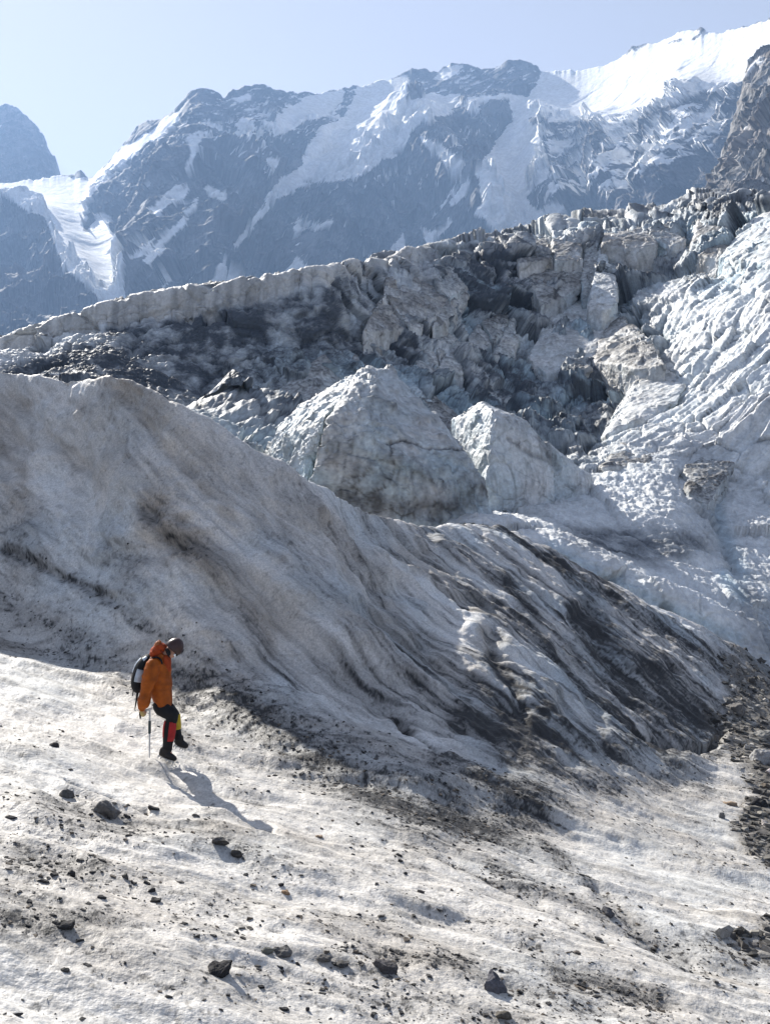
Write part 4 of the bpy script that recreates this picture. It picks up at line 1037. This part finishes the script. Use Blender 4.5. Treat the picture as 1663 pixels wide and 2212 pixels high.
M_GRIP = plain('grip_rubber', (.045, .06, .06), .7, .3)
M_HELM = plain('helmet_shell', (.05, .024, .022), .38, .4, sc=20)
M_SKIN = plain('skin', (.50, .27, .19), .5, .35)
M_GLOVE = plain('worn_glove', (.45, .33, .14), .8, .2, .003)
M_LENS = plain('mirror_lens', (.7, .75, .8), .08, .6, None, .9, .05)

K = 0.000954
def zl(zx, zy, ly=0.0): return Vector(((zx - 830) * K, ly, (2012 - zy) * K))
foot, _n = near_height(366, 1640)
HIK = foot.copy()
SC = foot.y / 15.2                        # keep the figure's size in the frame

def catmull(pts, m):
    P = np.array(pts, float); P = np.concatenate([2 * P[:1] - P[1:2], P, 2 * P[-1:] - P[-2:-1]])
    out = []
    n = len(pts) - 1
    for i in range(n):
        p0, p1, p2, p3 = P[i:i + 4]
        for t in np.linspace(0, 1, m, endpoint=(i == n - 1)):
            out.append(0.5 * (2 * p1 + (p2 - p0) * t + (2 * p0 - 5 * p1 + 4 * p2 - p3) * t * t + (3 * p1 - p0 - 3 * p2 + p3) * t ** 3))
    return np.array(out)

def tube(name, keys, mat, parent, seg=22, m=6, arc=None, wrinkle=0.0, wscale=0.05, caps=True, grow=0.0, side=(0, 1, 0)):
    """keys: (zx, zy, ly, sagittal radius, lateral radius); arc limits it to a strip of the surface (degrees)"""
    d = [tuple(zl(k[0], k[1], k[2])) + (k[3] + grow, k[4] + grow) for k in keys]
    Q = catmull(d, m)
    c = Q[:, :3]; t = np.gradient(c, axis=0); t /= np.linalg.norm(t, axis=1, keepdims=True) + 1e-9
    l = np.array(side, float)[None] - t * (t @ np.array(side, float))[:, None]; l /= np.linalg.norm(l, axis=1, keepdims=True)
    s = np.cross(l, t)
    if s[:, 0].mean() < 0: s = -s
    if arc is None: th = np.linspace(0, 2 * math.pi, seg, endpoint=False)
    else: th = np.radians(np.linspace(arc[0], arc[1], seg))
    P = c[:, None] + (Q[:, 3, None] * np.cos(th))[..., None] * s[:, None] + (Q[:, 4, None] * np.sin(th))[..., None] * l[:, None]
    if wrinkle:
        wb = fbm(P[..., 0] / (wscale * 2.6) + P[..., 2] / (wscale * 1.1), P[..., 1] / (wscale * 2), P[..., 2] / (wscale * 1.3), 3, ridge=True) - 0.6
        o = c[:, None]; dirv = P - o; dirv /= np.linalg.norm(dirv, axis=2, keepdims=True) + 1e-9
        w = fbm(P[..., 0] / wscale, P[..., 1] / wscale, P[..., 2] / (wscale * .55), 4, ridge=True) - 0.6
        P = P + dirv * ((w * 1.2 + wb * 0.7) * wrinkle * 1.1)[..., None]
    nr, ns = P.shape[:2]
    co = P.reshape(-1, 3)
    i = np.arange(nr - 1)[:, None] * ns
    j = np.arange(ns if arc is None else ns - 1)[None]
    j2 = (j + 1) % ns
    fa = np.stack([i + j, i + j2, i + ns + j2, i + ns + j], -1).reshape(-1, 4).tolist()
    co = co.tolist()
    if caps and arc is None:
        for r in (0, nr - 1):
            k = len(co); co.append((np.array(co[r * ns:(r + 1) * ns]).mean(0)).tolist())
            for q in range(ns): fa.append([r * ns + q, r * ns + (q + 1) % ns, k])
    me = bpy.data.meshes.new(name)
    me.from_pydata(co, [], fa)
    bm = bmesh.new(); bm.from_mesh(me); bmesh.ops.recalc_face_normals(bm, faces=bm.faces[:])
    for f in bm.faces: f.smooth = True
    bm.to_mesh(me); bm.free()
    me.materials.append(mat)
    o = link(name, me, parent)
    if arc is not None:
        md = o.modifiers.new('thick', 'SOLIDIFY'); md.thickness = 0.006; md.offset = 0
    else:
        md = o.modifiers.new('smooth', 'SUBSURF'); md.levels = md.render_levels = 1
    return o

def empty(name, loc, label, cat):
    o = bpy.data.objects.new(name, None); COL.objects.link(o)
    o.location = loc; o.scale = (SC, SC, SC)
    o.empty_display_size = 0.1
    return tag(o, label, cat)

# body: one continuous surface grown from a skeleton
JN = {}
def skeleton(chains):
    V, E, Rr = [], [], []
    for ch in chains:
        prev = None
        for key, p, r in ch:
            if key in JN: k = JN[key]
            else:
                k = len(V); V.append(tuple(p)); Rr.append(r); JN[key] = k
            if prev is not None and prev != k: E.append((prev, k))
            prev = k
    return V, E, Rr
chains = [
    [('pelvis', zl(740, 1190, 0), .12), ('waist', zl(715, 1000, 0), .115), ('chest', zl(690, 720, 0), .13), ('neck0', zl(730, 545, 0), .06), ('neck', zl(795, 490, 0), .05), ('head', zl(880, 430, 0), .085), ('crown', zl(930, 375, 0), .085)],
    [('head', 0, 0), ('jaw', zl(878, 515, 0), .05), ('chin', zl(880, 548, 0), .026)],
    [('head', 0, 0), ('brow', zl(930, 475, 0), .055), ('nose', zl(938, 530, 0), .014)],
    [('chest', 0, 0), ('shR', zl(665, 610, -.17), .065), ('elR', zl(548, 990, -.25), .045), ('wrR', zl(516, 1215, -.25), .03), ('palR', zl(520, 1275, -.25), .033)],
    [('chest', 0, 0), ('shL', zl(690, 610, .17), .065), ('elL', zl(690, 950, .22), .045), ('wrL', zl(745, 1170, .20), .03), ('palL', zl(760, 1235, .20), .033)],
    [('pelvis', 0, 0), ('hipR', zl(745, 1230, -.09), .07), ('knR', zl(895, 1350, -.10), .045), ('anR', zl(835, 1790, -.10), .03), ('toeR', zl(900, 1930, -.10), .015)],
    [('pelvis', 0, 0), ('hipL', zl(755, 1220, .09), .07), ('knL', zl(895, 1375, .10), .04), ('anL', zl(955, 1720, .11), .03), ('toeL', zl(1010, 1810, .12), .015)]]
for nm, base, sgn in (('R', (520, 1275, -.25), -1), ('L', (760, 1235, .20), 1)):
    for k in range(4):                                   # fingers curl round the axe head
        yy = base[2] + (k - 1.5) * 0.02
        ln = [40, 48, 45, 36][k]
        chains.append([('pal' + nm, 0, 0), ('f%s%d0' % (nm, k), zl(base[0] + 18, base[1] + 28, yy), .012), ('f%s%d1' % (nm, k), zl(base[0] + ln * .9, base[1] + 30, yy), .0095), ('f%s%d2' % (nm, k), zl(base[0] + ln, base[1] - 2, yy), .008)])
    chains.append([('pal' + nm, 0, 0), ('t%s0' % nm, zl(base[0] + 20, base[1] - 5, base[2] - sgn * -.034), .012), ('t%s1' % nm, zl(base[0] + 50, base[1] + 12, base[2] - sgn * -.030), .009)])
V, E, Rr = skeleton(chains)
me = bpy.data.meshes.new('person'); me.from_pydata(V, E, [])
person = link('person', me); person.location = HIK; person.scale = (SC,) * 3
sk = person.modifiers.new('skin', 'SKIN')
for i, r in enumerate(Rr): me.skin_vertices[0].data[i].radius = (r, r)
me.skin_vertices[0].data[JN['pelvis']].use_root = True
sb = person.modifiers.new('sub', 'SUBSURF'); sb.levels = sb.render_levels = 2
sk.use_smooth_shade = True
me.materials.append(M_SKIN)
tag(person, 'hiker in orange jacket, dark helmet and crampons stepping down the ice slope with bowed head', 'person')

tube('jacket', [(757, 1285, 0, .108, .175), (754, 1200, 0, .115, .19), (742, 1100, 0, .128, .195), (715, 960, 0, .155, .195), (692, 820, 0, .172, .20), (688, 690, 0, .170, .21), (700, 595, 0, .140, .195), (735, 525, 0, .085, .11), (765, 480, 0, .070, .085)], M_ORANGE, person, wrinkle=.024, wscale=.13, seg=40, m=9)
tube('collar', [(805, 800, -.035, .05, .09), (812, 700, -.03, .058, .10), (815, 600, -.02, .055, .11), (800, 530, 0, .058, .10), (805, 490, 0, .048, .075)], M_RUST, person, wrinkle=.007)
tube('sleeve', [(665, 570, -.15, .07, .06), (648, 640, -.20, .098, .085), (625, 760, -.25, .104, .088), (588, 900, -.27, .088, .08), (562, 1010, -.28, .072, .075), (553, 1080, -.285, .084, .08), (535, 1150, -.28, .084, .078), (514, 1205, -.275, .066, .065), (506, 1250, -.26, .040, .045)], M_ORANGE, person, wrinkle=.020, wscale=.15, seg=34, m=9)
tube('sleeve', [(690, 580, .15, .07, .06), (690, 700, .20, .10, .085), (695, 950, .22, .09, .08), (730, 1120, .21, .08, .07), (750, 1190, .20, .045, .045)], M_ORANGE, person, wrinkle=.010, wscale=.12, seg=28, m=9)
hood = tube('hood', [(600, 505, 0, .045, .13), (640, 465, 0, .072, .145), (690, 420, 0, .080, .13), (735, 390, .0, .062, .10), (790, 420, 0, .045, .085)], M_RUST, person, wrinkle=.020, wscale=.055, seg=34, m=10)
tube('hair', [(655, 425, -.03, .02, .04), (670, 365, -.03, .038, .055), (705, 325, -.02, .034, .05), (735, 320, -.02, .016, .02)], plain('copper_hair', (.42, .12, .03), .6, .3, .01), person, wrinkle=.022, wscale=.025, seg=26, m=8)
tube('trousers', [(735, 1170, -.07, .11, .10), (755, 1250, -.09, .112, .105), (830, 1310, -.10, .095, .10), (905, 1335, -.10, .084, .088), (898, 1420, -.10, .080, .082), (880, 1500, -.10, .076, .076)], M_BLACK, person, wrinkle=.008, wscale=.1)
tube('trousers', [(755, 1190, .07, .11, .10), (780, 1270, .09, .10, .10), (840, 1330, .10, .085, .09), (900, 1380, .10, .066, .075), (920, 1450, .10, .050, .07)], M_BLACK, person, wrinkle=.008, wscale=.1)
gk = [(884, 1440, -.10, .078, .078), (874, 1520, -.10, .086, .084), (862, 1620, -.10, .083, .08), (850, 1720, -.10, .074, .07), (840, 1800, -.10, .068, .064), (830, 1850, -.10, .074, .06)]
g1_ = tube('gaiter', gk, M_BLACK, person, wrinkle=.004)
rk = gk[:4]
tube('panel', rk, M_RED, g1_, arc=(-88, -8), grow=.004, seg=10)
tube('panel', rk[:3] + [(844, 1690, -.10, .067, .067)], M_RED, g1_, arc=(-182, -134), grow=.004, seg=8)
gk2 = [(930, 1385, .10, .042, .07), (936, 1480, .10, .046, .072), (940, 1590, .11, .046, .07), (948, 1680, .11, .052, .06), (956, 1760, .11, .055, .055)]
g2_ = tube('gaiter', gk2, M_BLACK, person, wrinkle=.003)
tube('panel', gk2[:3], M_YEL, g2_, arc=(-100, 80), grow=.005, seg=12)

def boot(heel, toe, ly, shaft):
    hx, hy = heel; tx, ty = toe
    L = lambda t, dz=0: (hx + (tx - hx) * t, hy + (ty - hy) * t + dz)
    b = tube('boot', [(*L(0.02, -8), ly, .022, .024), (*L(.08, -10), ly, .046, .040), (*L(.30, -20), ly, .062, .045), (*L(.55, -8), ly, .054, .048), (*L(.80, 0), ly, .042, .050), (*L(.94, 6), ly, .030, .042), (*L(1.0, 10), ly, .012, .022)], M_BOOT, person, seg=24, m=7)
    tube('shaft', [(shaft[0], shaft[1], ly, .060, .055), (shaft[0] + 6, shaft[1] + 70, ly, .066, .052), (*L(.30, -40), ly, .072, .046), (*L(.36, 0), ly, .06, .045)], M_BOOT, b)
    # crampon: frame bar under the sole and its points
    dx, dy = tx - hx, ty - hy; Ln = math.hypot(dx, dy); nx, ny = -dy / Ln, dx / Ln
    cr = bpy.data.meshes.new('crampon'); bm = bmesh.new()
    def bar(p, q, r):
        d = (q - p); ln = d.length; rot = d.to_track_quat('Z', 'Y').to_matrix().to_4x4(); rot.translation = (p + q) / 2
        bmesh.ops.create_cone(bm, segments=6, radius1=r[0], radius2=r[1], depth=ln, cap_ends=True, matrix=rot)
    for s in (-.038, .038):
        P = [zl(hx + dx * t + nx * (38 if t < .3 else 46), hy + dy * t + ny * (38 if t < .3 else 46), ly + s * (0.8 if t < .4 else 1)) for t in (0.02, .3, .6, .9)]
        for p, q in zip(P, P[1:]): bar(p, q, (.006, .006))
        for t in (.05, .22, .55, .72, .9):
            p = zl(hx + dx * t + nx * 40, hy + dy * t + ny * 40, ly + s); q = zl(hx + dx * t + nx * 86 + (10 if t > .8 else 0), hy + dy * t + ny * 86, ly + s * 1.08)
            bar(p, q, (.010, .002))
        p = zl(tx, ty + 36, ly + s * .6); q = zl(tx + 42, ty + 66, ly + s * .6); bar(p, q, (.009, .002))
    for t in (.1, .5, .85):
        bar(zl(hx + dx * t + nx * 42, hy + dy * t + ny * 42, ly - .038), zl(hx + dx * t + nx * 42, hy + dy * t + ny * 42, ly + .038), (.006, .006))
    bm.to_mesh(cr); bm.free(); cr.materials.append(M_STEEL)
    link('crampon', cr, b)
boot((718, 1892), (968, 1992), -.10, (836, 1770))
boot((905, 1790), (1092, 1858), .12, (958, 1700))

# helmet, glasses
def dome(name, c, f, u, rf, ru, rl, mat, parent, low=-0.25):
    bm = bmesh.new(); N1, N2 = 28, 14
    rings = []
    for i in range(N2 + 1):
        ph = low + (math.pi / 2 - low) * i / N2
        row = []
        for k in range(N1):
            th = 2 * math.pi * k / N1
            p = c + f * (rf * math.cos(ph) * math.cos(th)) + Vector((0, 1, 0)) * (rl * math.cos(ph) * math.sin(th)) + u * (ru * math.sin(ph))
            row.append(bm.verts.new(p))
        rings.append(row)
    for r0, r1 in zip(rings, rings[1:]):
        for k in range(N1): bm.faces.new((r0[k], r0[(k + 1) % N1], r1[(k + 1) % N1], r1[k]))
    bmesh.ops.remove_doubles(bm, verts=bm.verts[:], dist=1e-5)
    for fc in bm.faces: fc.smooth = True
    bmesh.ops.recalc_face_normals(bm, faces=bm.faces[:])
    me = bpy.data.meshes.new(name); bm.to_mesh(me); bm.free(); me.materials.append(mat)
    o = link(name, me, parent)
    md = o.modifiers.new('thick', 'SOLIDIFY'); md.thickness = 0.010
    return o
fwd, upv = Vector((.76, 0, -.65)), Vector((.65, 0, .76))
hc = zl(908, 405, 0)
helm = dome('helmet', hc, fwd, upv, .122, .158, .112, M_HELM, person, low=-0.12)
tube('chin_strap', [(850, 400, -.098, .010, .004), (838, 470, -.090, .010, .004), (852, 525, -.05, .010, .006), (868, 545, 0, .010, .006)], M_BLACK, helm, seg=8)
tube('earpiece', [(820, 400, -.10, .02, .006), (850, 450, -.098, .035, .008), (860, 500, -.085, .02, .006)], M_BLACK, helm, seg=10)
gl_ = tube('sunglasses', [(938, 485, -.066, .016, .008), (956, 498, -.045, .022, .012), (962, 502, 0, .015, .012), (956, 498, .045, .022, .012), (938, 485, .066, .016, .008)], M_BLACK, person, seg=12)
tube('lens', [(925, 490, -.074, .018, .006), (946, 500, -.062, .022, .006), (958, 504, -.040, .018, .006)], M_LENS, gl_, seg=12)
tube('ear', [(852, 430, -.088, .012, .008), (858, 455, -.09, .016, .01), (858, 478, -.085, .010, .008)], M_SKIN, person, seg=10)
tube('glove', [(512, 1245, -.25, .040, .038), (515, 1280, -.25, .042, .045), (532, 1318, -.25, .040, .044), (548, 1340, -.25, .022, .03)], M_GLOVE, person, wrinkle=.004, wscale=.03, seg=18)

# backpack (carried, so a thing of its own)
pack = empty('backpack', HIK, 'black backpack with a pale grey side panel on the back of the orange jacket', 'backpack')
pk = [(572, 512, 0, .032, .12), (520, 562, 0, .070, .16), (462, 665, 0, .096, .185), (422, 790, 0, .106, .19), (400, 900, 0, .102, .185), (400, 980, 0, .080, .16), (425, 1042, 0, .034, .10)]
pb = tube('body', pk, M_BLACK, pack, wrinkle=.006, wscale=.12, seg=30)
tube('side_panel', [(452, 685, 0, .097, .186), (422, 790, 0, .106, .19), (406, 865, 0, .104, .186)], M_GREY, pb, arc=(-105, -20), grow=.004, seg=12)
tube('highlight_stripe', [(512, 575, 0, .074, .165), (462, 665, 0, .096, .185), (428, 770, 0, .105, .19)], M_GREY, pb, arc=(-172, -142), grow=.005, seg=8)  # pale upper highlights of the pack, put on as strips
tube('highlight_stripe', [(560, 525, 0, .045, .13), (516, 570, 0, .071, .162)], M_GREY, pb, arc=(-130, -90), grow=.005, seg=8)
tube('shoulder_strap', [(590, 540, -.12, .012, .03), (630, 530, -.13, .012, .03), (700, 520, -.13, .012, .03), (755, 560, -.14, .012, .03), (775, 640, -.15, .012, .028), (760, 740, -.17, .012, .025)], M_BLACK, pack, seg=10)
tube('strap', [(330, 900, -.06, .006, .012), (335, 1000, -.06, .008, .014), (328, 1090, -.06, .008, .014)], M_BLACK, pack, seg=8)
tube('strap', [(410, 1010, -.09, .02, .02), (398, 1090, -.09, .017, .018), (382, 1190, -.09, .012, .014), (368, 1270, -.09, .006, .010), (375, 1300, -.09, .009, .012)], M_BLACK, pack, seg=8)

# ice axe (held, so a thing of its own)
axe = empty('ice_axe', HIK, 'long grey ice axe with dark grip held upright by the hiker', 'ice axe')
tip = HIK + Vector(zl(613, 1945, -.25)) * SC
gp, _ = near_height(CX + F * tip.x / tip.y, 1635)
tube('shaft', [(618, 1240, -.25, .013, .010), (616, 1500, -.25, .013, .010), (613, 1900, -.25, .012, .009)], M_STEEL, axe, seg=12)
tube('grip', [(617, 1405, -.25, .019, .014), (616, 1500, -.25, .020, .015), (615, 1595, -.25, .019, .014)], M_GRIP, axe, seg=14)
tube('spike', [(613, 1895, -.25, .014, .011), (613, 1915, -.25, .010, .009), (613, 2010, -.25, .002, .002)], M_STEEL, axe, seg=10)
tube('head', [(655, 1222, -.25, .010, .018), (632, 1240, -.25, .016, .010), (600, 1252, -.25, .018, .008), (560, 1262, -.25, .016, .007), (525, 1285, -.25, .012, .006), (505, 1310, -.25, .005, .004)], M_STEEL, axe, seg=12)
tube('wrist_loop', [(478, 1280, -.27, .012, .006), (486, 1330, -.275, .014, .006), (490, 1375, -.27, .012, .006)], M_BLACK, axe, seg=8)

# ================================================================== AIR
hz = bpy.data.meshes.new('haze')
bm = bmesh.new(); bmesh.ops.create_cube(bm, size=1)
for v in bm.verts:
    v.co = Vector((v.co.x * 20000, v.co.y * 20000, -61 + (v.co.z + 0.5) * 1330))
bm.to_mesh(hz); bm.free()
mh = bpy.data.materials.new('haze_air'); mh.use_nodes = True
nh = mh.node_tree.nodes; nh.remove(nh['Principled BSDF'])
pv = nh.new('ShaderNodeVolumePrincipled')
pv.inputs['Color'].default_value = (0.36, 0.58, 1.0, 1)
pv.inputs['Density'].default_value = 0.00019
pv.inputs['Anisotropy'].default_value = 0.2
mh.node_tree.links.new(pv.outputs['Volume'], nh['Material Output'].inputs['Volume'])
hz.materials.append(mh)
tag(link('haze', hz), kind='stuff')
